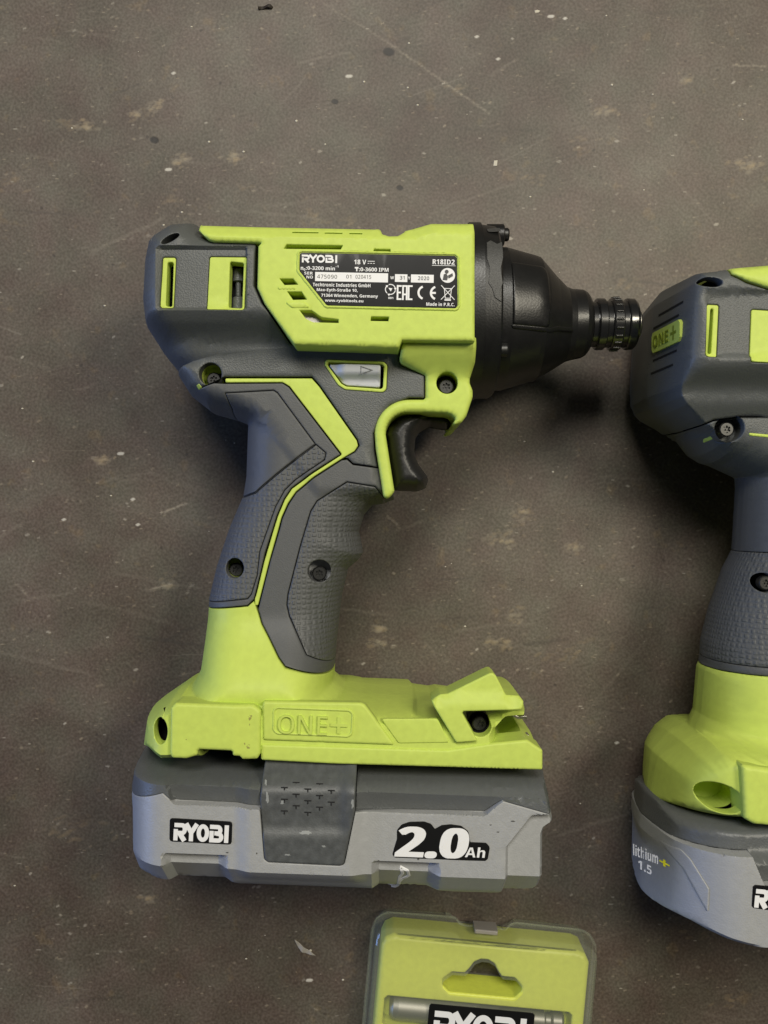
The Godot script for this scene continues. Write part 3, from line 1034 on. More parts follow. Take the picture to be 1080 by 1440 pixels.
	put("accent_stripe", skin(soft(sp([275, 542, 280, 538.5, 285, 545, 280, 550], H), 0.2), func(p): return house_h(p) + 0.15, {"edge": 0.2, "grid": 1.2}), mats.green_plastic, t)

	# rear grip rubber, with a smooth palm pad and a woven pad let into it
	var rear := clip(sp([281, 547, 301, 538.5, 316, 539.2, 397, 538.6, 406.2, 544.2, 479, 639, 438.5, 664.5, 409.3, 686.5, 399.3, 701.6, 389, 725.4, 383, 745, 372, 779, 370, 789, 358.8, 835.5, 356.8, 843, 348, 851.5, 327, 853.5, 296, 854.5, 270, 855, 270, 790, 300, 720, 330, 690, 335, 605, 280, 595, 250, 562], H), U1)
	var palm := clip(sp([317, 553, 332, 552, 384.5, 549, 390, 552.5, 443, 624.5, 405, 653, 358.5, 692, 345, 697, 320, 700, 325, 600, 335, 592, 327, 575], H), U1)
	var woven := clip(sp([444.5, 625.5, 458, 637, 456, 646.5, 415.6, 674, 400, 689, 387, 712.6, 365, 775, 361, 810, 353, 835.6, 348, 842, 297, 845.5, 270, 846, 280, 790, 300, 720, 320, 703, 345.6, 698.8, 359.5, 693.8, 406, 654.8], H), U1)
	var hole_r := disc(wp(332, 798, 51), 2.65)
	var band := []
	for q in minus(rear, grown(palm, 0.08)):
		band.append_array(minus(q, grown(woven, 0.08)))
	var rr := [0.5, 1.2, 2.2, 3.5, 5.0, 7.0]
	var rg := put("rear_grip", skin(band, H, {"gap": 0.06, "edge": 0.3, "grid": 1.3, "rings": [0.5, 1.2], "mirror": true, "step": 0.5}), mats.dark_rubber, t)
	put("palm_pad", skin(palm, H, {"gap": 0.03, "edge": 0.35, "grid": 1.5, "rings": rr, "mirror": true, "step": 0.5}), mats.dark_rubber, rg)
	put("woven_pad", skin(woven, H, {"gap": 0.03, "edge": 0.35, "grid": 1.5, "rings": rr, "mirror": true, "holes": [hole_r], "step": 0.5}), mats.woven_rubber, rg)
	hollow(disc(wp(332, 798, 51), 2.7, -1, 0, 24), 49.0, 44.5, mats.green_plastic, rg, "screw_well")
	screw(wp(333, 801, 47), 48.3, 1.85, rg)

	# front grip rubber with its woven pad
	var front := clip(sp([488, 646, 496.5, 653.5, 531.5, 658.5, 545, 658, 555, 705, 545, 720, 530, 760, 530, 790, 505, 800, 495, 860, 490, 942, 412.6, 941, 401, 937, 392, 924, 368.5, 877, 363, 857, 380, 789, 393, 745, 397, 729, 406, 709, 416.5, 693, 441.5, 672, 480.5, 647], H), U1)
	var wf := clip(sp([527, 684.5, 488, 678, 446, 704.6, 437, 719, 423, 765.6, 405, 835.6, 403.5, 851, 407, 866.7, 431, 921, 469.6, 925, 500, 925, 505, 810, 540, 790, 540, 700], H), U1)
	var hole_f := disc(wp(449, 803, 54), 3.0)
	var fg := put("front_grip", skin(minus(front, grown(wf, 0.09)), H, {"gap": 0.06, "edge": 0.3, "grid": 1.3, "rings": [0.5, 1.2, 2.4], "mirror": true, "step": 0.5}), mats.dark_rubber, t)
	put("woven_pad", skin(wf, func(p): return house_h(p) + 0.2 * bow(inset(p, wf), 4.0, 2.0), {"gap": 0.05, "edge": 0.4, "grid": 1.5, "rings": rr, "mirror": true, "holes": [hole_f], "step": 0.5}), mats.woven_rubber, fg)
	hollow(disc(wp(449, 803, 54), 3.05, -1, 0, 24), 52.0, 47.0, mats.switch_plastic, fg, "screw_well")
	screw(wp(449.5, 806, 50), 51.5, 1.9, fg)

	# lime neck and foot
	var neck := sp([250, 856, 327, 854.5, 348, 852.5, 357, 844.5, 362, 858, 368, 878, 391.5, 926, 401, 939.5, 412.6, 942.6, 490, 943.6, 530, 944, 530, 1035, 250, 1035], H)
	var nf := biggest(Geometry2D.merge_polygons(clip(neck, U1), FT1))
	var end_at := sp([225.5, 1028], H)[0]
	var end_hole := disc(end_at, 1.9, 3.4)
	var notch := pl([279.5, 1056, 325.5, 1057.5, 325.5, 1095, 279.5, 1095], ZM + 31)
	nf = biggest(Geometry2D.clip_polygons(nf, notch))
	var right_hole := disc(wp(674, 1017, 63), 2.75)
	var fm := put("handle_foot", skin(nf, func(p): return house_h(p) + 0.1, {"holes": [end_hole, right_hole], "edge": 0.4, "grid": 1.4, "rings": [0.9, 1.5, 2.3, 3.4], "mirror": true, "creases": [], "crisp": 33.0}), mats.green_plastic, t)
	hollow(grown(end_hole, 0.05), ZM + 9.0, ZM + 4.0, mats.tray_green, fm, "screw_well")
	hollow(disc(wp(674, 1017, 63), 2.8, -1, 0, 24), 62.0, 54.0, mats.black_hollow, fm, "screw_well")
	screw(wp(674, 1017, 59), 60.0, 1.9, fm)
	var fh := ZM + 30.0
	var cb := soft(pl([246, 988, 356, 992, 367, 1001, 366, 1062, 361, 1070, 340, 1070, 336, 1065, 326, 1064, 326, 1057, 279, 1055, 278, 1063, 262, 1068, 241, 1067, 238, 1060, 239, 996], fh + 2.0), 0.3)
	put("clip_block", skin(clip(cb, grown(FT1, 2.0)), func(p): return fh + 2.2 - 1.0 * ramp(-38.0, -33.0, p.x), {"edge": 0.9, "depth": 8.0, "grid": 1.4}), mats.green_plastic, fm)
	var bp := soft(pl([370, 986, 508, 988, 514, 991, 556, 1048, 556, 1049, 369, 1042, 368, 992], fh + 1), 0.3)
	put("badge_panel", skin(bp, func(_p): return fh + 0.9, {"edge": 0.7, "depth": 2.5, "grid": 2.0}), mats.green_plastic, fm)
	var bo := soft(pl([388, 993, 492, 997, 498.5, 1003, 497, 1033, 490, 1038.5, 389, 1034, 382, 1028, 382.5, 998], fh + 1.4), 0.6)
	put("badge_rim", skin(bo, func(_p): return fh + 1.25, {"holes": [grown(bo, -0.75)], "edge": 0.3, "depth": 0.8, "grid": 0.8, "step": 0.5}), mats.green_plastic, fm)
	var pe := Print.new()
	words(pe, "ONE", 12.2, 4.6, flat(392, 1004.5, fh + 0.9, 0.035), "Droid Sans", 400, 0.0, 0.8)
	stroke(pe, PackedVector2Array([Vector2(0, 2.3), Vector2(4.2, 2.3)]), 0.8, flat(465, 1006.5, fh + 1.35, 0.035))
	stroke(pe, PackedVector2Array([Vector2(2.1, 0.2), Vector2(2.1, 4.4)]), 0.8, flat(465, 1006.5, fh + 1.3, 0.035))
	put("raised_lettering", pe.b, mats.green_plastic, fm)
	var cbh := func(p: Vector2) -> float: return fh + 2.2 - 1.0 * ramp(-38.0, -33.0, p.x)
	for q in [[352, 1009, 3.0, 4.5], [349, 1050, 2.5, 4.0], [344, 1046, 1.5, 2.0], [351, 1019, 1.2, 2.5], [262, 1040, 1.2, 1.0]]:
		scuff(q[0], q[1], q[2], q[3], int(q[0] + q[1]), cbh, mats.grime, fm)
	var ls := soft(pl([366, 1046, 560, 1052, 630, 1054, 690, 1045, 742, 1040, 764, 1055, 764, 1084, 470, 1075.5, 366, 1070], fh + 0.7), 0.3)
	put("lower_rail", skin(clip(ls, grown(FT1, 2.0)), func(p): return fh + 0.7, {"edge": 0.7, "depth": 9.0, "grid": 2.5}), mats.green_plastic, fm)
	var lb := soft(pl([606, 985, 619, 977, 630, 976, 689, 947, 694, 946.5, 699, 951, 713, 978, 731, 979, 737, 986, 736, 995, 733, 999, 650, 1001, 673, 1043, 641, 1045, 622, 1014, 609, 993], fh + 1.5), 0.25)
	put("lamp_hood", skin(lb, func(p): return fh + 1.8 - 1.2 * ramp(47.2, 46.2, p.y), {"edge": 0.5, "depth": 9.0, "grid": 2.0}), mats.green_plastic, fm)
	var rp := soft(pl([534, 1011, 616, 1011, 634, 1046, 560, 1047], fh + 1), 0.4)
	put("recess_panel", skin(rp, func(_p): return fh + 0.45, {"edge": 0.35, "depth": 1.0, "grid": 2.5}), mats.green_plastic, fm)
	for k in [[702, 1002, 735, 1003], [704, 1032, 738, 1029]]:
		var b := Buf.new()
		var a := wp(k[0], k[1], 50)
		var c := wp(k[2], k[3], 50)
		var wob := Vector2(0, -0.9 if k[1] < 1010 else 0.9)
		var line := PackedVector2Array([a, a.lerp(c, 0.35) + wob, a.lerp(c, 0.7) - wob * 0.3, c])
		for p in Geometry2D.offset_polyline(line, 0.35):
			skin(p, func(_q): return 55.0, {"into": b, "edge": 0.1, "gap": 0.0, "depth": 3.0})
		put("lamp_contact", b, mats.bare_steel, fm)

	build_nose(t)
	build_pack(t)

func rating_print(pp: Node, h: float):
	var w := Print.new()
	var mm := (D - h) / F
	var at := func(x0, y0) -> Transform3D: return flat(x0, y0, h, 0.02)
	maker_word(w, 51.0 * mm, 11.0 * mm, at.call(424.5, 358), 0.24)
	var put_words := func(s: String, x0, y0, x1, y1, pr: Print, heavy := 700): words(pr, s, (x1 - x0) * mm, (y1 - y0) * mm, at.call(x0, y0), "Droid Sans", heavy)
	put_words.call("18 V", 498, 365, 515, 371.5, w)
	stroke(w, PackedVector2Array([Vector2(0, 0), Vector2(10 * mm, 0)]), 0.14, at.call(517, 367.3))
	for k in 3:
		stroke(w, PackedVector2Array([Vector2(k * 3.8 * mm, 0), Vector2((k * 3.8 + 2.4) * mm, 0)]), 0.14, at.call(517, 370.3))
	put_words.call("n", 423, 375.2, 426.5, 379.5, w)
	put_words.call("o", 427, 377.4, 429.5, 380.6, w)
	put_words.call(":0-3200 min", 430.5, 374, 471, 379.5, w)
	put_words.call("-1", 472, 373.4, 476, 376, w)
	stroke(w, PackedVector2Array([Vector2(0, 0.35), Vector2(0.9, 0.35)]), 0.4, at.call(499, 374.6))
	stroke(w, PackedVector2Array([Vector2(0.5, 0.4), Vector2(0.5, 1.2)]), 0.3, at.call(499, 374.8))
	put_words.call(":0-3600 IPM", 505, 376, 546.5, 381.5, w)
	put_words.call("R18ID2", 608.5, 364.5, 639.5, 371.5, w)
	stroke(w, PackedVector2Array([Vector2(0, 0), Vector2(33 * mm, 0)]), 0.12, at.call(607.5, 373.3))
	put_words.call("SER", 428, 382, 440, 386, w)
	put_words.call("NO", 431, 387.5, 440, 391.5, w)
	for q in [[443.3, 382.5, 102.5, 12.8], [555.5, 385.5, 17.5, 10.8], [578.0, 385.9, 32.0, 11.2]]:
		fill(w, PackedVector2Array([Vector2(0, 0), Vector2(q[2] * mm, 0), Vector2(q[2] * mm, q[3] * mm), Vector2(0, q[3] * mm)]), at.call(q[0], q[1]))
	put_words.call("W", 549, 388.5, 554, 392.5, w)
	put_words.call("Y", 573.8, 389, 577, 393, w)
	put_words.call("Techtronic Industries GmbH", 440, 397.4, 521, 402.6, w)
	put_words.call("Max-Eyth-Straße 10,", 445.5, 405, 503, 410.6, w)
	put_words.call("71364 Winnenden, Germany", 451.7, 412.7, 531.5, 418.6, w)
	put_words.call("www.ryobitools.eu", 457, 420.2, 511, 425.4, w)
	put_words.call("Made in P.R.C.", 599.5, 425, 639.5, 430, w)
	# the book reader in his disc
	fill(w, disc(Vector2.ZERO, 10.4 * mm, -1, 0, 32), at.call(629.5, 387.3))
	# arrowed ring, three-letter conformity mark, CE mark, crossed-out bin
	for k in 3:
		stroke(w, arc(Vector2.ZERO, 7.0 * mm, 7.0 * mm, k * 120 + 10, k * 120 + 105, 8), 0.22, at.call(549, 407))
		fill(w, PackedVector2Array([Vector2(-0.35, -0.1), Vector2(0.35, -0.1), Vector2(0, 0.5)]), at.call(549 + 7 * cos(deg_to_rad(k * 120 + 108.0)), 407 + 7 * sin(deg_to_rad(k * 120 + 108.0))))
	fill(w, PackedVector2Array([Vector2(-0.5, -0.4), Vector2(0.5, -0.3), Vector2(0.1, 0.5)]), at.call(549, 407))
	put_words.call("001", 546, 417.5, 553, 420.5, w)
	var sx := 22.0 * mm
	var sy := 21.0 * mm
	var eac := [[[0, 0.06, 0.3, 0.06], [0, 0.5, 0.26, 0.5], [0, 0.94, 0.3, 0.94], [0.045, 0, 0.045, 1]], [[0.39, 1, 0.39, 0.06, 0.63, 0.06, 0.63, 1], [0.4, 0.62, 0.62, 0.62]], [[1.0, 0.06, 0.75, 0.06, 0.75, 0.94, 1.0, 0.94]]]
	for letter in eac:
		for s in letter:
			var line := PackedVector2Array()
			for i in range(0, s.size(), 2):
				line.append(Vector2(s[i] * sx, s[i + 1] * sy))
			stroke(w, line, 0.42, at.call(558.3, 400.8))
	stroke(w, arc(Vector2(10.6, 10.6) * mm, 8.9 * mm, 8.9 * mm, 110, 250, 14), 0.52, at.call(587, 400.9))
	stroke(w, arc(Vector2(10.6, 10.6) * mm, 8.9 * mm, 8.9 * mm, 110, 250, 14), 0.52, at.call(604.5, 401.2))
	stroke(w, PackedVector2Array([Vector2(2.4, 10.6) * mm, Vector2(8.6, 10.6) * mm]), 0.5, at.call(604.5, 401.2))
	for s in [[0, 0, 19, 20], [19, 0, 0, 20], [4.5, 5, 6, 18, 13, 18, 14.5, 5], [3, 4.4, 16, 4.4]]:
		var line := PackedVector2Array()
		for i in range(0, s.size(), 2):
			line.append(Vector2(s[i], s[i + 1]) * mm)
		stroke(w, line, 0.17, at.call(620.5, 401.2))
	fill(w, PackedVector2Array([Vector2(5, 19.5) * mm, Vector2(14, 19.5) * mm, Vector2(14, 21.5) * mm, Vector2(5, 21.5) * mm]), at.call(620.5, 401.2))
	put("printing", w.b, mats.print_white, pp)
	var k := Print.new()
	var over := func(x0, y0) -> Transform3D: return flat(x0, y0, h + 0.13, 0.02)
	var dark := func(s: String, x0, y0, x1, y1): words(k, s, (x1 - x0) * mm, (y1 - y0) * mm, over.call(x0, y0), "Droid Sans Mono", 400)
	dark.call("475090", 446, 386, 474, 391.5)
	dark.call("01", 487, 386.5, 494, 391.5)
	dark.call("020415", 500, 386.5, 522, 391.8)
	dark.call("31", 562.5, 388, 569, 393)
	dark.call("2020", 588, 388.5, 603.5, 393.5)
	fill(k, disc(Vector2(-0.25, -0.95), 0.48, -1, 0, 16), over.call(629.5, 387.3))
	fill(k, PackedVector2Array([Vector2(-1.2, 1.1), Vector2(-0.95, -0.3), Vector2(-0.3, -0.45), Vector2(0.1, 0.3), Vector2(-0.1, 1.2)]), over.call(629.5, 387.3))
	fill(k, PackedVector2Array([Vector2(0.1, 0.0), Vector2(1.2, -0.6), Vector2(1.35, 0.1), Vector2(0.25, 0.75)]), over.call(629.5, 387.3))
	put("printing", k.b, mats.print_dark, pp)

# a thin rubbed or stained patch with a ragged outline, lying on the surface f
func scuff(x: float, y: float, rx: float, ry: float, sd: int, f: Callable, m: Material, parent: Node):
	var r := RandomNumberGenerator.new()
	r.seed = sd
	var n := []
	for k in 14:
		var a := TAU * k / 14.0
		var j := r.randf_range(0.45, 1.1)
		n.append_array([x + cos(a) * rx * j, y + sin(a) * ry * j])
	put("scuff_mark", skin(sp(n, f), func(p): return f.call(p) + 0.04, {"gap": 0.0, "edge": 0.02, "depth": 0.1, "grid": 0.9, "step": 0.4}), m, parent)

func build_nose(t: Node):
	var s := (D - ZM - 4.0) / F
	var X := func(x: float, h := 50.0) -> float: return (x - 540.0) * (D - h) / F
	var Y := func(y: float) -> float: return (y - 720.0) * s
	var st := []
	for q in [[667, 439, 119, 28.0, 2.6], [683, 439, 119, 28.0, 2.6], [683.6, 439, 116.5, 27.2, 2.6], [706, 440, 115.5, 27.0, 2.5], [709, 441, 113, 26.4, 2.5]]:
		st.append([X.call(q[0], 64.0), Y.call(q[1]), q[2] * s, q[3], q[4]])
	var fl := put("front_flange", loft(st, 72), mats.black_nose, t)
	st = []
	for q in [[700, 447, 98, 22.5, 2.3], [718, 447, 98, 22.5, 2.3], [760, 446, 87, 20.5, 2.2], [766, 447, 85, 20.0, 2.3], [773, 448, 78, 18.6, 2.3], [788, 451, 66, 14.8, 2.1], [803, 453, 53, 11.6, 2.0], [811, 453, 50, 11.0, 2.0], [826, 452, 48, 10.6, 2.0], [831, 452, 45, 9.8, 2.0], [834, 452, 40, 8.6, 2.0]]:
		st.append([X.call(q[0], ZM + q[3] * 0.8), Y.call(q[1]), q[2] * s, q[3], q[4]])
	var nose := put("nose_cone", loft(st, 72), mats.black_nose, t)
	# the raised panel and its ridge on the side of the cone
	var top := func(p: Vector2) -> float:
		for i in range(st.size() - 1):
			if p.x <= st[i + 1][0] or i == st.size() - 2:
				var k := clampf((p.x - st[i][0]) / maxf(st[i + 1][0] - st[i][0], 0.01), 0.0, 1.0)
				var ry: float = lerpf(st[i][2], st[i + 1][2], k)
				var c := clampf(absf(p.y - lerpf(st[i][1], st[i + 1][1], k)) / ry, 0.0, 1.0)
				return ZM + lerpf(st[i][3], st[i + 1][3], k) * pow(1.0 - pow(c, 2.2), 1.0 / 2.2)
		return ZM
	var panel := soft(pl([718.5, 366, 768, 370, 774, 380, 776, 430, 774, 458, 768, 461, 719, 460], ZM + 20), 0.5)
	put("nose_panel", skin(panel, func(p): return top.call(p) + 0.8, {"edge": 0.6, "depth": 2.0, "grid": 1.4}), mats.black_nose, nose)
	var b := Buf.new()
	for q in Geometry2D.offset_polyline(pl([718, 464, 772, 466, 785, 461, 810, 458], ZM + 17), 0.6, Geometry2D.JOIN_ROUND, Geometry2D.END_ROUND):
		skin(q, func(p): return top.call(p) + 0.55, {"into": b, "edge": 0.4, "gap": 0.0, "depth": 1.2, "grid": 1.0})
	put("nose_ridge", b, mats.black_nose, nose)
	var fc := Vector2(0, Y.call(439))
	var fy := 116.0 * s
	var ftop := func(p: Vector2) -> float: return ZM + 27.25 * pow(maxf(0.0, 1.0 - pow(absf(p.y - fc.y) / fy, 2.6)), 1.0 / 2.6)
	var wp1 := sp([684.5, 341, 690, 338, 699, 343, 706, 340, 707.5, 362, 704, 378, 707, 398, 702, 412, 705, 424, 696, 418, 692, 405, 687, 398, 689, 376, 685, 364], ftop)
	put("worn_patch", skin(wp1, func(p): return ftop.call(p) + 0.07, {"edge": 0.05, "gap": 0.0, "depth": 0.3, "grid": 1.0, "step": 0.5}), mats.worn_black, fl)
	var wp2 := sp([684.5, 322, 695, 320.5, 703, 321, 704, 325, 694, 326, 686, 325.5], ftop)
	put("worn_patch", skin(wp2, func(p): return ftop.call(p) + 0.07, {"edge": 0.05, "gap": 0.0, "depth": 0.3, "grid": 1.0, "step": 0.5}), mats.worn_black, fl)
	# flange screws, lying along the nose
	for q in [[711, 330, 45.0], [709.5, 492, 57.0]]:
		var p := wp(q[0], q[1], q[2])
		var xf := Transform3D(Basis(Vector3.FORWARD, PI / 2), Vector3(p.x, q[2], p.y))
		put("flange_screw", turned([Vector2(0, -1.4), Vector2(1.8, -1.4), Vector2(1.8, 0.5), Vector2(1.5, 0.9), Vector2(0.9, 0.9), Vector2(0.8, 0.3), Vector2(0, 0.3)], xf, 20), mats.screw_steel, fl)
	# bosses the screws sit in
	for q in [[697, 331, 45.0]]:
		var p := wp(q[0], q[1], q[2])
		put("screw_boss", turned([Vector2(0, -2.4), Vector2(3.0, -2.4), Vector2(3.0, 2.0), Vector2(2.6, 2.3), Vector2(0, 2.3)], Transform3D(Basis(Vector3.FORWARD, PI / 2), Vector3(p.x, q[2], p.y)), 24), mats.black_nose, fl)
	# quick change collet: a grooved sleeve
	st = []
	var cy := 452.0
	for q in [[833, 32], [840, 32], [840.1, 35], [841.5, 36.5], [851, 36.5], [852.5, 35], [853, 33], [860, 33], [860.4, 36], [862, 37], [873, 37], [874.6, 36], [875, 33], [882, 33], [882.4, 35.5], [884, 36.5], [893, 36], [896.5, 33], [898, 28]]:
		st.append([X.call(q[0], 39.0), Y.call(cy), q[1] * s, q[1] * s, 2.0])
	var co := put("bit_collet", loft(st, 40), mats.black_steel, t)
	st = []
	for q in [[897, 22], [901, 22], [902.5, 20], [903, 14]]:
		st.append([X.call(q[0], 39.0), Y.call(cy), q[1] * s, q[1] * s, 2.0])
	put("collet_tip", loft(st, 32), mats.bare_steel, co)
	# flutes of the middle ring
	for k in 20:
		var a := TAU * k / 20.0
		var r := 36.9 * s
		var xf := Transform3D(Basis(Vector3.FORWARD, PI / 2), Vector3(X.call(867.5, 39.0), ZM + sin(a) * r, Y.call(cy) + cos(a) * r))
		if k == 0:
			pass
		put("collet_tooth", turned([Vector2(0, -1.0), Vector2(0.4, -0.9), Vector2(0.4, 0.9), Vector2(0, 1.0)], xf, 8), mats.black_steel, co)

func build_pack(t: Node):
	var h0 := ZM + 33.0
	var low_line := [[150, 1085], [192, 1095], [214, 1101], [235, 1107.6], [243, 1128], [250, 1129], [361, 1134], [501, 1140.7], [683, 1145], [707, 1126.5], [790, 1125.5]]
	var line := PackedVector2Array()
	for q in low_line:
		var h := h0
		if q[0] < 240:
			h = lerpf(ZM + 4, h0 - 2, clampf((q[0] - 190.0) / 50.0, 0.0, 1.0))
		elif q[0] > 760:
			h = ZM + 16
		line.append(wp(q[0], q[1], h))
	var upper := line.duplicate()
	upper.append_array(PackedVector2Array([Vector2(80, 50), Vector2(-90, 50)]))
	var lower := line.duplicate()
	lower.append_array(PackedVector2Array([Vector2(80, 120), Vector2(-90, 120)]))
	var latch := soft(pl([368, 1062, 502, 1066, 500, 1140.7, 484, 1217, 478, 1219, 377, 1214, 371, 1210, 364, 1128], ZM + 35.2), 0.4)
	var cr := []
	for y in [63.5, 69.6, 73.6, 73.95, 74.2, 86.2, 87.2, 89.6, 96.0]:
		cr.append(PackedVector2Array([Vector2(-70, y - 2.59), Vector2(52, y + 1.92)]))
	for x in [-37.2, -32.8, -8.6, -4.0]:
		cr.append(PackedVector2Array([Vector2(x, 62), Vector2(x, 92)]))
	for o in [0.0, 0.9]:
		cr.append(PackedVector2Array([Vector2(36.6 + o, 74.8), Vector2(30.1 + o, 82.7), Vector2(29.9 + o, 97)]))
	for x in [-55.1, -53.3, -41.5, -38.4, -3.1, -1.3, 11.0, 14.1]:
		cr.append(PackedVector2Array([Vector2(x, 86.0), Vector2(x, 99)]))
	var rings := [0.25, 0.6, 1.1, 1.8, 2.6]
	var lo := put("battery_pack", skin(minus(clip(lower, BT1), latch), bat_h, {"gap": 0.05, "edge": 0.25, "grid": 1.2, "rings": rings, "creases": cr, "mirror": true, "crisp": 33.0}), mats.silver_plastic, t)
	put("upper_shell", skin(minus(clip(upper, BT1), latch), bat_h, {"gap": 0.05, "edge": 0.2, "grid": 1.2, "rings": rings, "creases": cr, "mirror": true, "crisp": 33.0}), mats.grey_plastic, lo)
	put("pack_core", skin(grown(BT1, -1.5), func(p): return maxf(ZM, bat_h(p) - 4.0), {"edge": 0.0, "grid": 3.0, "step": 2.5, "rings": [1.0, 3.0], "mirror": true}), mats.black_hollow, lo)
	var lh := func(p: Vector2) -> float:
		var x := p.x
		var dish := 0.9 * ramp(-33.5, -29.5, x) * (1.0 - ramp(-11.5, -8.0, x)) * (1.0 - ramp(77.0, 80.0, p.y))
		return h0 + 2.0 - dish - 7.0 * (1.0 - ramp(60.5, 69.5, p.y))
	var la := put("release_latch", skin(latch, lh, {"gap": 0.12, "edge": 0.5, "grid": 1.1, "depth": 6.0}), mats.latch_plastic, lo)
	var marks := Buf.new()
	var pr := Print.new()
	for r in 7:
		for c in 5:
			if (r + c) % 2 == 1 or (r == 6 and c > 3):
				continue
			var fy := 1091.0 + r * 8.2 + c * 1.0
			var gp := wp(400 + c * 16.5, fy, h0)
			var fr := flat(400 + c * 16.5, fy, lh.call(gp) + 0.18, 0.03)
			stroke(pr, PackedVector2Array([Vector2(-0.85, 0), Vector2(0.85, 0)]), 0.3, fr)
			stroke(pr, PackedVector2Array([Vector2(0, 0.1), Vector2(0, 0.85)]), 0.3, fr)
	var gm := put("grip_marks", pr.b, mats.black_trigger, lo)
	gm.set_meta("kind", "stuff")
	for q in [[432, 1171, 11, 3], [376, 1122, 2.5, 9], [374, 1100, 2, 6], [496, 1130, 2.5, 8], [397, 1128, 3, 4], [455, 1190, 4, 1.5], [404, 1202, 6, 1.5]]:
		scuff(q[0], q[1], q[2], q[3], int(q[0] + q[1]), lh, mats.pale_scuff, lo)
	for q in [[361, 1200, 1.5, 2], [320, 1199, 3, 1], [588, 1208, 2, 2], [690, 1160, 2.5, 1], [700, 1170, 3, 1], [722, 1155, 4, 1.2], [513, 1203, 2, 1]]:
		scuff(q[0], q[1], q[2], q[3], int(q[0] + q[1]), bat_h, mats.dark_grime, lo)
	# stickers
	var st := soft(pl([240.5, 1149.5, 325, 1154.5, 327.5, 1157, 326.5, 1186, 323.5, 1188.5, 240, 1184, 237.5, 1181, 238, 1152], h0 + 0.1), 0.5)
	var s1 := put("maker_sticker", skin(st, func(_p): return h0 + 0.16, {"edge": 0.08, "depth": 0.3, "grid": 4.0}), mats.sticker_black, lo)
	var w := Print.new()
	maker_word(w, 13.6, 4.35, flat(245.5, 1157, h0 + 0.2, 0.05), 0.24)
	put("maker_lettering", w.b, mats.print_white, lo)
	var w2 := Print.new()
	for k in 5:
		words(w2, "2.0", 17.0, 7.7, flat(555.5 + 1.1 * k, 1161.5, h0 + 0.26 + 0.012 * k, 0.035), "Droid Sans", 700, 0.14)
	words(w2, "Ah", 4.9, 2.5, flat(654, 1191, h0 + 0.26, 0.035), "Droid Sans", 700, 0.1)
	var ob := soft(pl([553, 1204, 556, 1193, 560, 1180, 560, 1168, 566, 1161, 576, 1157.5, 596, 1157, 605, 1160, 611, 1168, 622, 1162, 634, 1161, 648, 1163, 657, 1170, 660, 1186, 683, 1187, 687, 1192, 684, 1209, 650, 1208], h0 + 0.1), 0.3)
	put("capacity_sticker", skin(grown(ob, 0.45), func(_p): return h0 + 0.14, {"edge": 0.06, "depth": 0.3, "grid": 3.0}), mats.sticker_black, lo)
	put("capacity_lettering", w2.b, mats.print_white, lo)
	# a dab of white paint over the lower edge
	var b := Buf.new()
	var pm := func(p: Vector2) -> float: return bat_h(p) + 0.25
	for q in [[563, 1219, 573, 1224, 575, 1231, 566, 1235, 561, 1239, 560, 1244, 556, 1246, 551, 1245], [564, 1220, 566, 1228, 562, 1233, 556, 1242], [543, 1240, 549, 1242, 554, 1244], [566, 1235, 572, 1233]]:
		for g in Geometry2D.offset_polyline(sp(q, bat_h), 0.42, Geometry2D.JOIN_ROUND, Geometry2D.END_ROUND):
			skin(g, pm, {"into": b, "edge": 0.2, "gap": 0.0, "depth": 0.5, "grid": 0.8, "step": 0.5})
	put("paint_dab", b, mats.paint_white, lo)


# ---------------------------------------------------------------- drill driver on the right
func barrel2_h(p: Vector2) -> float:
	var d := inset(p, B2)
	if d <= 0.0:
		return 0.0
	var top := 31.0 - 8.0 * ramp(-38.5, -30.0, p.y) - 5.0 * ramp(-30.0, -22.0, p.y)
	var wall := minf(26.0, d * 13.0)
	return minf(top, smax(wall, 0.0, 0.1) + (top - 26.0) * bow(d - 2.0, 4.0, 2.0) if d > 2.0 else wall)

func handle2_h(p: Vector2) -> float:
	return 20.0 * bow(inset(p, HP2), 9.0, 2.0)

func grip2_h(p: Vector2) -> float:
	return 20.0 * bow(inset(p, G2), 17.0, 2.1)

func foot2_h(p: Vector2) -> float:
	var d := inset(p, FT2)
	return 29.0 * bow(d, 4.0, 2.0) * bow(p.x - 73.9, 18.0, 2.0)

func house2_h(p: Vector2) -> float:
	return ZM + smax(smax(barrel2_h(p), handle2_h(p), 1.5), smax(grip2_h(p), foot2_h(p), 4.0), 2.0)

func bat2_h(p: Vector2) -> float:
	var d := inset(p, BT2)
	if d <= 0.0:
		return ZM
	var y := p.y - 18.0
	var h := bat_y(y)
	if y < 75.0:
		var ys := lerpf(85.0, 92.2, clampf((p.x - 91.2) / 3.0, 0.0, 1.0))
		h = lerpf(maxf(bat_y(minf(y, 73.6)), 29.0), 33.0, line01(ys, ys + 0.3, p.y))
	var n := ramp(98.0, 98.8, p.x) * (1.0 - ramp(112.0, 114.0, p.x))
	h -= 3.0 * n * ramp(103.0, 104.5, p.y)
	return ZM + h * bow(p.x - 71.3, 19.0, 2.0) * bow(d, 3.0, 1.8)

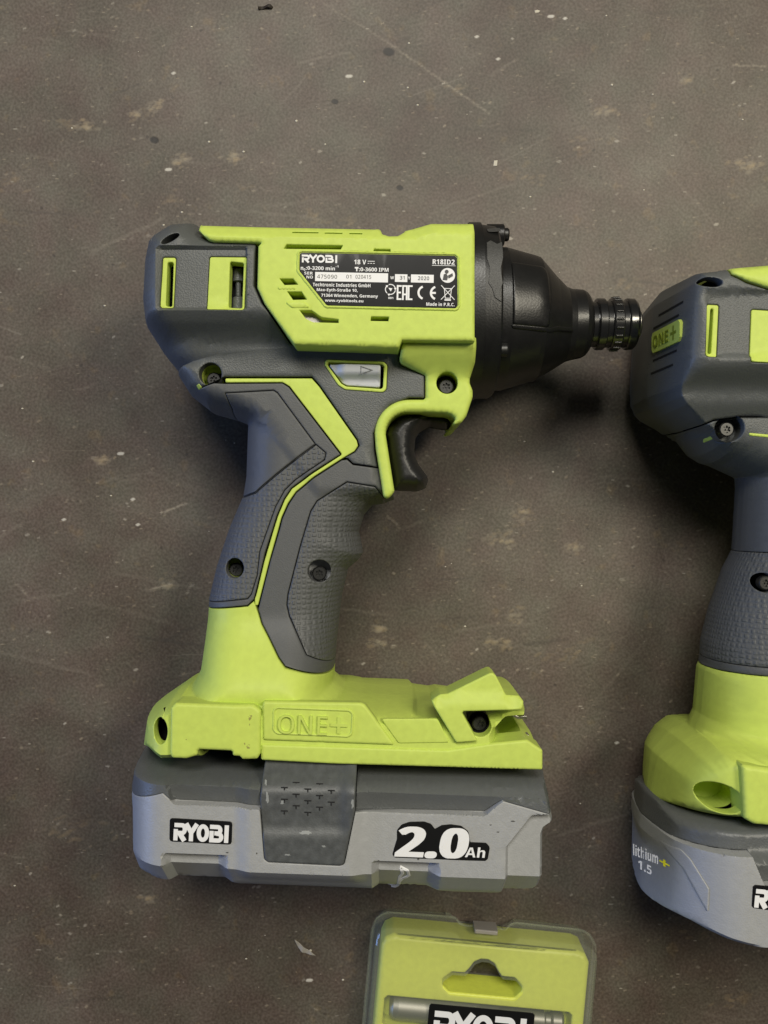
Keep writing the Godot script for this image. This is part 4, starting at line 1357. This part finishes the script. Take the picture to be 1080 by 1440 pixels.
func build_drill():
	var t := thing("drill_driver", "lime green and grey drill driver cut off by the picture edge with scuffed grey battery", "power tool", Vector3(0.105, 0, 0.02))
	# plan outlines; what the picture cuts off goes on as the sister tool does
	B2 = soft(PackedVector2Array([wp(1016, 379, 54), wp(985, 383, 54), wp(960, 388, 52), wp(943, 398, 44), wp(920, 423, 33), wp(911, 436, 31), wp(907, 467, 31), wp(902, 530, 30), wp(901, 563, 30), wp(905, 579, 30), wp(914, 591, 30), wp(937, 606, 31), wp(962, 617, 34), Vector2(92, -16), Vector2(176, -16), Vector2(176, -71)]), 0.6)
	HP2 = soft(PackedVector2Array([wp(960, 600, 40), wp(968, 620, 40), wp(977, 642, 36), wp(990, 653, 34), wp(1006, 656, 36), wp(1026, 663, 38), Vector2(104, -8), Vector2(160, -4), Vector2(176, -16), Vector2(176, -40), Vector2(90, -38)]), 0.8)
	G2 = soft(PackedVector2Array([wp(1040, 650, 36), wp(1042, 684, 36), wp(1037, 773, 36), wp(1023, 800, 36), wp(1003, 858, 36), wp(992, 902, 36), wp(990, 931, 36), wp(986, 940, 36), wp(981, 1001, 36), wp(972, 1022, 36), wp(948, 1034, 36), Vector2(90, 75), Vector2(132, 75), Vector2(126, 46), Vector2(134, 10), Vector2(142, -20), Vector2(110, -25)]), 0.5)
	FT2 = soft(PackedVector2Array([wp(972, 1022, 36), wp(948, 1034, 36), wp(912, 1051, 30), wp(906, 1062, 28), wp(900, 1101, 28), Vector2(74.8, 79.6), Vector2(188, 81.5), Vector2(188, 66), Vector2(170, 58), Vector2(132, 58), Vector2(100, 60)]), 0.4)
	BT2 = soft(PackedVector2Array([Vector2(73.6, 78), wp(887, 1147, 27), wp(893, 1169, 28), wp(892, 1236, 30), wp(902, 1250, 36), Vector2(78, 106.6), Vector2(85, 108.6), Vector2(94, 110.6), Vector2(150, 112.5), Vector2(186, 112.5), Vector2(188, 78)]), 0.5)
	var u := B2
	for p in [HP2, G2, FT2]:
		u = biggest(Geometry2D.merge_polygons(u, p))
	var H := house2_h
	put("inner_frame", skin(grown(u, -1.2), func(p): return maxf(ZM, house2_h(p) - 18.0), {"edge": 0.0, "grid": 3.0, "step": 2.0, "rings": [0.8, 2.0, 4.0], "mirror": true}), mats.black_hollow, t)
	# rear housing
	var bh := ZM + 31.0
	var frame := soft(pl([996, 426, 1014, 427, 1010.5, 502, 992, 500.5], bh), 0.3)
	var slot := soft(pl([1002, 432, 1006, 432.5, 1002.5, 497, 998, 496], bh), 0.2)
	var big := soft(pl([1059, 433, 1140, 438, 1136, 513, 1056, 509], bh), 0.3)
	var cup_at := sp([1000, 396], func(p): return ZM + barrel2_h(p))[0]
	var cup := disc(cup_at, 2.9, 1.3, 0.1)
	var cap_poly := clip(PackedVector2Array([Vector2(60, -85), wp(1014, 381, 60), wp(1030, 386, bh), wp(1050, 397, bh), wp(1085, 408, bh), Vector2(112, -58), Vector2(112, -22), wp(1070, 585, 57), wp(1045, 585, 57), wp(1006, 590, 56), wp(972, 604, 50), wp(955, 622, 40), Vector2(60, -10)]), B2)
	var c2 := func(p: Vector2) -> float:
		var k := ramp(-55.5, -54.7, p.y) * (1.0 - ramp(-39.3, -38.3, p.y)) * ramp(80.2, 81.2, p.x)
		return ZM + barrel2_h(p) - 1.3 * k
	var rc := put("rear_housing", skin(cap_poly, c2, {"holes": [frame, big, cup], "grid": 1.3, "rings": [0.7, 1.2, 1.8, 2.4, 3.2, 4.2, 5.4], "mirror": true}), mats.dark_plastic, t)
	put("vent_frame", skin(frame, c2, {"holes": [slot], "edge": 0.25}), mats.green_plastic, rc)
	put("vent_frame", skin(big, c2, {"edge": 0.25}), mats.green_plastic, rc)
	hollow(disc(cup_at, 2.95, 1.35, 0.1, 24), 54.0, 46.0, mats.black_hollow, rc, "screw_well")
	var green := clip(PackedVector2Array([wp(1014, 370, 60), Vector2(180, -90), Vector2(180, -34), Vector2(113, -34), Vector2(112.5, -58), wp(1085, 407, bh), wp(1050, 396, bh), wp(1030, 385, bh), wp(1016, 381, 60)]), B2)
	put("main_housing", skin(green, func(p): return ZM + barrel2_h(p) + 0.7, {"edge": 1.0, "grid": 2.4, "rings": [1.6, 2.4, 3.4, 5.0], "mirror": true}), mats.green_plastic, t)
	# badge and ribs on the sloping rear wall
	var wall := func(y: float, up: float) -> Transform3D:
		# nearest rear outline at this y, then up the wall
		var x := 60.0
		while x < 90.0 and not Geometry2D.is_point_in_polygon(Vector2(x, y), B2):
			x += 0.05
		var dir := Vector3(2.0, 26.0, 0).normalized()
		var side := Vector3(0, 0, -1)
		return Transform3D(Basis(dir, -side, dir.cross(-side).normalized()), Vector3(x, ZM, y) + dir * up)
	var bf: Transform3D = wall.call(-46.8, 4.0)
	bf.origin += bf.basis.z * -0.1
	if bf.basis.z.x > 0.0:
		bf.basis.z = -bf.basis.z
	bf.origin += bf.basis.z * 0.35
	var bw := Print.new()
	var oval := PackedVector2Array()
	for q in [[1, -2.8], [19, -2.8], [20, -1.8], [20, 1.8], [19, 2.8], [1, 2.8], [0, 1.8], [0, -1.8]]:
		oval.append(Vector2(q[0], q[1]))
	var bb := slab(oval, bf, 0.3)
	var bm := put("rear_badge", bb, mats.green_plastic, rc)
	var bl := Print.new()
	var lf := bf
	lf.origin += bf.basis.z * 0.33
	words(bl, "ONE", 11.0, 3.2, lf * Transform3D(Basis(), Vector3(1.6, -1.6, 0)), "Droid Sans", 700, 0.0, 0.15)
	stroke(bl, PackedVector2Array([Vector2(13.8, 0), Vector2(17.6, 0)]), 0.8, lf)
	stroke(bl, PackedVector2Array([Vector2(15.7, -1.9), Vector2(15.7, 1.9)]), 0.8, lf)
	put("badge_lettering", bl.b, mats.badge_print, rc)
	for q in [[-54.2, 6.0, 17.0], [-51.2, 3.0, 18.0], [-42.0, 4.0, 17.0], [-38.6, 3.0, 16.0]]:
		var sf: Transform3D = wall.call(q[0], q[1])
		if sf.basis.z.x > 0.0:
			sf.basis.z = -sf.basis.z
		var len: float = q[2]
		put("rear_groove", slab(PackedVector2Array([Vector2(0, -0.3), Vector2(len, -0.3), Vector2(len, 0.3), Vector2(0, 0.3)]), sf, 0.12), mats.black_hollow, rc)

	# handle panel, stripes, grip
	var hole := disc(wp(1026, 602, 55), 3.6)
	var panel := clip(PackedVector2Array([wp(950, 640, 36), wp(955, 622, 40), wp(972, 605, 50), wp(1006, 591, 56), wp(1045, 586, 57), wp(1075, 586, 57), Vector2(118, -24), Vector2(180, -24), Vector2(180, 0), Vector2(100, -3), wp(1043, 690, 36), wp(960, 690, 36)]), u)
	var hp := put("handle_panel", skin(panel, H, {"holes": [hole], "grid": 1.7, "rings": [0.8, 1.8, 3.2, 5.0], "mirror": true}), mats.dark_plastic, t)
	hollow(disc(wp(1026, 602, 55), 3.65, -1, 0, 24), 54.0, 49.5, mats.dark_plastic, hp, "screw_well")
	screw(wp(1021, 604, 53), 53.6, 1.95, hp)
	var sm := sp([972, 621, 985, 613, 999, 609.5, 1000, 615, 987, 619, 974, 627], H)
	put("accent_stripe", skin(soft(sm, 0.15), func(p): return house2_h(p) + 0.25, {"edge": 0.3, "depth": 1.5}), mats.green_plastic, hp)
	var sm2 := sp([1052, 608, 1110, 613, 1110, 619, 1053, 613.5], H)
	put("accent_stripe", skin(soft(sm2, 0.15), func(p): return house2_h(p) + 0.25, {"edge": 0.3, "depth": 1.5}), mats.green_plastic, hp)
	var rr := [0.4, 1.0, 2.0, 3.5, 5.5, 8.0, 11.0]
	var seam_y := wp(1060, 775, 46).y
	var top_y := -9.5
	var gu := clip(PackedVector2Array([Vector2(80, top_y), Vector2(150, top_y), Vector2(150, seam_y), Vector2(80, seam_y + 0.4)]), G2)
	put("grip_sleeve", skin(gu, H, {"gap": 0.06, "edge": 0.3, "grid": 1.6, "rings": rr, "mirror": true}), mats.dark_rubber, t)
	var band_y := wp(1000, 925, 38).y
	var gw := clip(PackedVector2Array([Vector2(80, seam_y + 0.5), Vector2(150, seam_y + 0.1), Vector2(150, band_y), Vector2(80, band_y)]), G2)
	var hole_g := disc(wp(1078, 820, 52), 2.6)
	var wg := put("woven_grip", skin(gw, func(p): return house2_h(p) + 0.2, {"gap": 0.06, "edge": 0.4, "grid": 1.6, "rings": rr, "mirror": true, "holes": [hole_g]}), mats.woven_rubber, t)
	screw(wp(1077, 820, 51), 51.2, 1.9, wg)
	var gb := clip(PackedVector2Array([Vector2(80, band_y + 0.1), Vector2(150, band_y + 0.1), Vector2(150, band_y + 2.2), Vector2(80, band_y + 2.2)]), G2)
	put("grip_band", skin(gb, func(p): return house2_h(p) + 0.25, {"gap": 0.04, "edge": 0.4, "grid": 1.4, "rings": [0.8], "mirror": true}), mats.dark_rubber, t)
	var ny := band_y + 2.3
	var neck := clip(PackedVector2Array([Vector2(75, ny), Vector2(150, ny), Vector2(150, 76), Vector2(75, 76)]), G2)
	var nf := biggest(Geometry2D.merge_polygons(neck, FT2))
	var eye := disc(wp(1000, 1111, 56), 5.3, 3.7, 0.28)
	var fm := put("handle_foot", skin(nf, H, {"holes": [eye], "edge": 0.5, "grid": 1.6, "rings": [0.9, 1.8, 3.2, 5.0, 8.0, 12.0], "mirror": true}), mats.green_plastic, t)
	hollow(disc(wp(1000, 1111, 56), 5.35, 3.75, 0.28, 28), 58.0, 49.0, mats.green_plastic, fm, "screw_well")
	var blk := soft(pl([1040, 1073, 1090, 1080, 1140, 1083, 1140, 1165, 1058, 1158, 1044, 1150], ZM + 30), 0.4)
	put("clip_block", skin(blk, func(_p): return ZM + 31.5, {"edge": 1.2, "depth": 8.0, "grid": 2.0}), mats.green_plastic, fm)

	# battery
	var step := PackedVector2Array([Vector2(60, 85.0), Vector2(91.2, 85.0), Vector2(94.2, 92.2), Vector2(196, 92.2)])
	var upper := step.duplicate()
	upper.append_array(PackedVector2Array([Vector2(196, 70), Vector2(60, 70)]))
	var lower := step.duplicate()
	lower.append_array(PackedVector2Array([Vector2(196, 130), Vector2(60, 130)]))
	var br := [0.3, 0.8, 1.5, 2.4, 3.2]
	var cr := []
	for y in [87.6, 107.6]:
		cr.append(PackedVector2Array([Vector2(70, y), Vector2(190, y)]))
	for o in [0.0, 0.3]:
		cr.append(PackedVector2Array([Vector2(70, 85.0 + o), Vector2(91.2 - o * 0.4, 85.0 + o), Vector2(94.2 - o * 0.4, 92.2 + o), Vector2(190, 92.2 + o)]))
	var bp := put("battery_pack", skin(clip(lower, BT2), bat2_h, {"gap": 0.02, "edge": 0.3, "grid": 1.4, "rings": br, "mirror": true, "crisp": 33.0, "creases": cr}), mats.silver_plastic, t)
	put("upper_shell", skin(clip(upper, BT2), bat2_h, {"gap": 0.02, "edge": 0.3, "grid": 1.2, "rings": br, "mirror": true, "creases": cr}), mats.grey_plastic, bp)
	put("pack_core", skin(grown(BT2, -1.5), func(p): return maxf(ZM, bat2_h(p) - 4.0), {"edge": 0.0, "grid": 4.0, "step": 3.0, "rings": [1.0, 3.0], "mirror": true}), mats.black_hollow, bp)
	# raised facet on the rounded end
	var facet := sp([932, 1190, 958, 1194, 972, 1208, 998, 1250, 996, 1290, 978, 1288, 976, 1252, 960, 1222], bat2_h)
	put("end_facet", skin(soft(facet, 0.3), func(p): return bat2_h(p) + 0.5, {"edge": 0.4, "depth": 1.2, "grid": 1.2}), mats.silver_plastic, bp)
	var sk := soft(pl([1058, 1243, 1150, 1252, 1150, 1290, 1056, 1277], ZM + 33), 0.4)
	put("maker_sticker", skin(sk, func(_p): return ZM + 33.15, {"edge": 0.06, "depth": 0.3, "grid": 4.0}), mats.label_black, bp)
	var w := Print.new()
	maker_word(w, 14.0, 4.6, flat(1063.5, 1250, ZM + 33.2, 0.09), 0.24)
	put("maker_lettering", w.b, mats.print_white, bp)
	# printed chemistry and capacity on the rounded end
	var ew := Print.new()
	var eg := Print.new()
	end_print(ew, "lithium", 890, 1186, 925, 1212, 0.62)
	end_print(ew, "1.5", 897, 1208, 916, 1228, 0.62)
	end_print(eg, "+", 927, 1205, 941, 1220, 0.62)
	put("end_lettering", ew.b, mats.print_white, bp)
	put("end_lettering", eg.b, mats.print_green, bp)

	# chuck, beyond the picture's edge
	var st := []
	for q in [[175, 27], [182, 27], [196, 22], [200, 20], [201, 18], [222, 18], [230, 14], [234, 9]]:
		st.append([float(q[0]), -46.0, float(q[1]), float(q[1]), 2.0])
	put("chuck", loft(st, 40), mats.black_nose, t)
	var tr := soft(PackedVector2Array([Vector2(140, -18), Vector2(158, -20), Vector2(152, -8), Vector2(158, 4), Vector2(138, 6)]), 1.0)
	put("trigger", skin(tr, func(p): return ZM + 11.0 * bow(inset(p, tr), 5.0, 2.0), {"edge": 0.4, "rings": [1.0, 2.0, 3.5], "mirror": true}), mats.black_trigger, t)

func slab(poly: PackedVector2Array, fr: Transform3D, thick: float) -> Buf:
	var b := Buf.new()
	var z := fr.basis.z.normalized()
	var t := Geometry2D.triangulate_polygon(poly)
	var at := b.v.size()
	for p in poly:
		b.add(fr * Vector3(p.x, p.y, 0) * 0.001 + z * thick * 0.001 - org, z)
	for i in range(0, t.size(), 3):
		b.tri(at + t[i], at + t[i + 1], at + t[i + 2])
	var s := signf(area(poly))
	for i in poly.size():
		var a := poly[i]
		var c := poly[(i + 1) % poly.size()]
		var e := (c - a).normalized()
		var n2 := Vector2(e.y, -e.x) * s
		var n := (fr.basis.x * n2.x + fr.basis.y * n2.y).normalized()
		var pa := fr * Vector3(a.x, a.y, 0) * 0.001 - org
		var pc := fr * Vector3(c.x, c.y, 0) * 0.001 - org
		b.quad(pa + z * thick * 0.001, pc + z * thick * 0.001, pc - z * 0.0008, pa - z * 0.0008, n)
	return b

# lettering laid onto the curved end of the second pack: fitted in the plane of the picture, then settled on the surface
func end_print(pr: Print, s: String, x0: float, y0: float, x1: float, y1: float, _k: float):
	var tmp := Print.new()
	words(tmp, s, 1.0, 1.0, Transform3D(), "Droid Sans", 700, 0.0, 0.05)
	var at := pr.b.v.size()
	for i in tmp.b.v.size():
		var q: Vector3 = (tmp.b.v[i] + org) * 1000.0
		var u := q.x
		var v := q.y
		# the line of writing falls to the right, as the end curves
		var px := lerpf(x0, x1, u)
		var py := lerpf(y0, y1, u * 0.5 + v * 0.62)
		var h := ZM + 8.0
		for k in 24:
			h = lerpf(h, bat2_h(wp(px, py, h)), 0.35)
		var p := wp(px, py, h)
		pr.b.add(v3(p, h + 0.25 + q.z), Vector3(-0.6, 0.8, 0))
	for i in range(0, tmp.b.ix.size(), 3):
		pr.b.tri(at + tmp.b.ix[i], at + tmp.b.ix[i + 1], at + tmp.b.ix[i + 2])


# ---------------------------------------------------------------- clear bit case
func build_case():
	var turn := 0.092
	var o := wp(680, 1284, 2.0)
	var P := func(x: float, y: float) -> Vector2: return o + Vector2(x, y).rotated(turn)
	var top := 16.0
	var t := thing("bit_case", "small clear plastic bit case with a lime tray and hanging slot", "case", Vector3(o.x, 0, o.y + 50.0) * 0.001)
	var W := 35.0
	var L := 104.0
	var outline := func(w: float, y0: float, y1: float, notch: bool) -> PackedVector2Array:
		var r := PackedVector2Array()
		var list := [[-w, y0 + 0.5], [-9.2, y0], [-7.6, y0 + 2.4], [7.0, y0 + 2.4], [8.4, y0], [w, y0 + 0.5], [w, y1], [-w, y1]] if notch else [[-w, y0], [w, y0], [w, y1], [-w, y1]]
		for q in list:
			r.append(P.call(q[0], q[1]))
		return r
	var base := outline.call(W, 0.0, L, true) as PackedVector2Array
	base = soft(base, 0.5)
	var body := clip(base, grown(grown(outline.call(W, 0.0, L, false), -6.0), 6.0))
	# lime tray with its slot
	var tray := grown(grown(outline.call(W - 2.9, 3.9, L - 2.6, false), -4.0), 4.0)
	var slot := PackedVector2Array()
	for q in [[-12.2, 19.0], [-9.5, 16.6], [-5.6, 16.6], [-4.3, 15.0], [-3.0, 12.9], [-1.0, 11.9], [1.2, 11.9], [3.2, 12.9], [4.5, 15.0], [5.8, 16.6], [9.8, 16.6], [12.2, 19.0], [12.2, 20.6], [10.2, 22.8], [-9.8, 22.8], [-12.2, 20.8]]:
		slot.append(P.call(q[0] - 0.2, q[1] - 2.9))
	slot = soft(slot, 0.5)
	var trough := grown(grown(outline_rect(P, -29.5, 22.8, 28.0, 32.2), -1.0), 1.0)
	var tm := put("tray", skin(tray, func(_p): return 14.4, {"holes": [slot, trough], "edge": 1.6, "hole_edge": 0.6, "grid": 3.0, "depth": 16.0, "low": 1.6}), mats.tray_green, t)
	put("trough_floor", skin(grown(trough, 0.3), func(_p): return 7.0, {"edge": 0.1, "gap": 0.0, "depth": 1.0, "grid": 4.0}), mats.tray_green, tm)
	# clear shells: a base and a lid, each with a wall that can be seen through
	clear_shell("clear_lid", body, slot, top, 7.2, 1.5, t)
	clear_shell("clear_base", grown(body, -0.4), slot, 0.0, 6.8, 1.0, t)
	# snap clasp in the notch
	put("snap_clasp", skin(grown(outline_rect(P, -3.8, 1.2, 4.0, 3.2), -0.2), func(_p): return 11.0, {"edge": 0.4, "depth": 6.0, "grid": 1.5}), mats.scrap_film, t)
	# label across the bits
	var lab := soft(outline_rect(P, -16.0, 22.8, 16.4, 37.0), 0.6)
	put("maker_label", skin(lab, func(_p): return top + 0.12, {"edge": 0.06, "depth": 0.1, "grid": 4.0}), mats.sticker_black, t)
	var w := Print.new()
	var q: Vector2 = P.call(-14.0, 24.9)
	maker_word(w, 28.5, 8.4, Transform3D(Basis(Vector3(cos(turn), 0, sin(turn)), Vector3(-sin(turn), 0, cos(turn)), Vector3.UP), Vector3(q.x, top + 0.16, q.y)), 0.22)
	put("maker_lettering", w.b, mats.print_white, t)
	# the bit holder in the trough
	var c: Vector2 = P.call(0.0, 27.3)
	var bh := thing("bit_holder", "long silver steel bit holder lying under the black label in the clear case", "bit holder", Vector3(c.x, 7.1, c.y) * 0.001)
	var axis := Transform3D(Basis(Vector3.UP, -turn) * Basis(Vector3.FORWARD, PI / 2), Vector3(c.x, 7.1 + 4.0, c.y))
	put("sleeve", turned([Vector2(0, -27.6), Vector2(2.6, -27.6), Vector2(3.6, -26.6), Vector2(3.9, -25.0), Vector2(3.9, -1.0), Vector2(3.6, 0.0), Vector2(3.2, 0.2), Vector2(3.2, 6.0), Vector2(0, 6.0)], axis, 28), mats.satin_steel, bh)
	put("shank", turned([Vector2(0, 6.0), Vector2(2.9, 6.0), Vector2(2.9, 20.0), Vector2(2.3, 20.6), Vector2(2.3, 22.0), Vector2(2.9, 22.8), Vector2(2.9, 25.4), Vector2(2.2, 26.2), Vector2(0, 26.2)], axis, 6), mats.satin_steel, bh)

func outline_rect(P: Callable, x0: float, y0: float, x1: float, y1: float) -> PackedVector2Array:
	return PackedVector2Array([P.call(x0, y0), P.call(x1, y0), P.call(x1, y1), P.call(x0, y1)])

func clear_shell(called: String, body: PackedVector2Array, slot: PackedVector2Array, h_face: float, h_open: float, round: float, t: Node):
	# one closed sheet: the flat, its rounded rim, and the draft wall down (or up) to the parting line
	var b := Buf.new()
	var dirn := signf(h_face - h_open)
	var sections := []                                       # inset, height
	for a in [90.0, 60.0, 30.0, 0.0]:
		sections.append([0.9 + round * (1.0 - cos(deg_to_rad(a))), h_face - dirn * round * (1.0 - sin(deg_to_rad(a)))])
	sections.append([0.1, h_open + dirn * 0.6])
	sections.append([-0.5, h_open + dirn * 0.5])
	sections.append([-0.5, h_open])
	var m := 160
	var rings := []
	for s in sections:
		rings.append(even(grown(body, -s[0]), m))
	for i in range(sections.size() - 1):
		var at := b.v.size()
		for k in m:
			var p: Vector2 = rings[i][k]
			var q: Vector2 = rings[i + 1][k]
			var e: Vector2 = (rings[i][(k + 1) % m] - rings[i][(k + m - 1) % m]).normalized()
			var side := Vector2(e.y, -e.x)
			if side.dot(p - body[0].lerp(body[body.size() / 2], 0.5)) < 0.0:
				side = -side
			var rise: float = sections[i][1] - sections[i + 1][1]
			var run: float = sections[i][0] - sections[i + 1][0]
			var n := Vector3(side.x * absf(rise), run * signf(rise) if absf(rise) > 0.01 else 1.0, side.y * absf(rise)).normalized()
			b.add(v3(p, sections[i][1]), n)
			b.add(v3(q, sections[i + 1][1]), n)
		for k in m:
			var j := (k + 1) % m
			b.tri(at + 2 * k, at + 2 * k + 1, at + 2 * j + 1)
			b.tri(at + 2 * k, at + 2 * j + 1, at + 2 * j)
	# the flat, with the hanging slot cut through it
	var outer: PackedVector2Array = rings[0]
	var pts := PackedVector2Array(outer)
	pts.append_array(dense(slot, 0.8))
	var tri := Geometry2D.triangulate_delaunay(pts)
	var at := b.v.size()
	for p in pts:
		b.add(v3(p, h_face), Vector3(0, dirn if h_face > 0.0 else 1.0, 0))
	for i in range(0, tri.size(), 3):
		var c := (pts[tri[i]] + pts[tri[i + 1]] + pts[tri[i + 2]]) / 3.0
		if Geometry2D.is_point_in_polygon(c, outer) and not Geometry2D.is_point_in_polygon(c, slot):
			b.tri(at + tri[i], at + tri[i + 1], at + tri[i + 2])
	if h_face < 0.5:
		for i in range(at, b.v.size()):
			b.v[i].y += 0.0006
	put(called, b, mats.clear_plastic, t)

func even(p: PackedVector2Array, m: int) -> PackedVector2Array:
	# m points evenly round p, starting at its top left
	var start := 0
	for i in p.size():
		if p[i].x + p[i].y < p[start].x + p[start].y:
			start = i
	var q := PackedVector2Array()
	var dirn := 1 if area(p) > 0.0 else -1
	for i in p.size() + 1:
		q.append(p[posmod(start + dirn * i, p.size())])
	var total := 0.0
	for i in range(q.size() - 1):
		total += q[i].distance_to(q[i + 1])
	var r := PackedVector2Array()
	var seg := 0
	var gone := 0.0
	for k in m:
		var want := total * k / m
		while seg < q.size() - 2 and gone + q[seg].distance_to(q[seg + 1]) < want:
			gone += q[seg].distance_to(q[seg + 1])
			seg += 1
		var l := q[seg].distance_to(q[seg + 1])
		r.append(q[seg].lerp(q[seg + 1], (want - gone) / maxf(l, 1e-6)))
	return r


# ---------------------------------------------------------------- bits lying on the floor
func scrap(called: String, label: String, category: String, n: Array, lift: float, m: Material, group := ""):
	var poly := pl(n, 0.5)
	var c := Vector2.ZERO
	for p in poly:
		c += p / poly.size()
	var o := thing(called, label, category, Vector3(c.x, 0, c.y) * 0.001)
	var b := skin(poly, func(p): return lift * (0.6 + 0.4 * sin(p.x * 1.7 + p.y)), {"gap": 0.0, "edge": 0.12, "grid": 0.6, "step": 0.4, "low": 0.02})
	put("flake", b, m, o)
	if group:
		o.set_meta("group", group)

func build_debris():
	scrap("dry_leaf_scrap", "dark curled scrap of leaf at the top edge of the floor", "scrap", [363, 10, 368, 8.5, 374, 7, 380, 6.5, 384, 9, 382, 12, 376, 11, 368, 13, 363, 13], 1.2, mats.scrap_dark)
	scrap("film_scrap", "pale sliver of torn plastic film on the floor below the silver battery", "scrap", [414, 1322, 420, 1326, 427, 1333, 436, 1338, 444, 1345, 436, 1343, 425, 1340, 419, 1333], 0.5, mats.scrap_film)
	scrap("paint_chip", "rectangular white paint chip on the floor just above the black driver nose", "chip", [695, 225, 700, 224.5, 699, 233, 694, 232.5], 0.4, mats.scrap_pale)
	scrap("paint_chip", "white oval chip on bare floor nearest the top edge", "chip", [752, 14, 756, 12.5, 760, 14, 758, 16.5, 753, 17], 0.4, mats.scrap_pale)
	var grit := thing("floor_grit", "loose pale grit scattered over the dark floor", "grit", Vector3.ZERO)
	grit.set_meta("kind", "stuff")
	grit.remove_meta("category")
	var b := Buf.new()
	var r := RandomNumberGenerator.new()
	r.seed = 31
	for k in 150:
		var p := Vector2(r.randf_range(-170, 170), r.randf_range(-220, 220))
		var s := r.randf_range(0.18, 0.5)
		turned([Vector2(s, 0), Vector2(s * 0.8, s * 0.5), Vector2(0, s * 0.6)], Transform3D(Basis(Vector3.UP, r.randf() * TAU).scaled(Vector3(1.0, 0.7, r.randf_range(0.5, 0.9))), Vector3(p.x, 0, p.y)), 5, b)
	put("grit", b, mats.scrap_pale, grit)
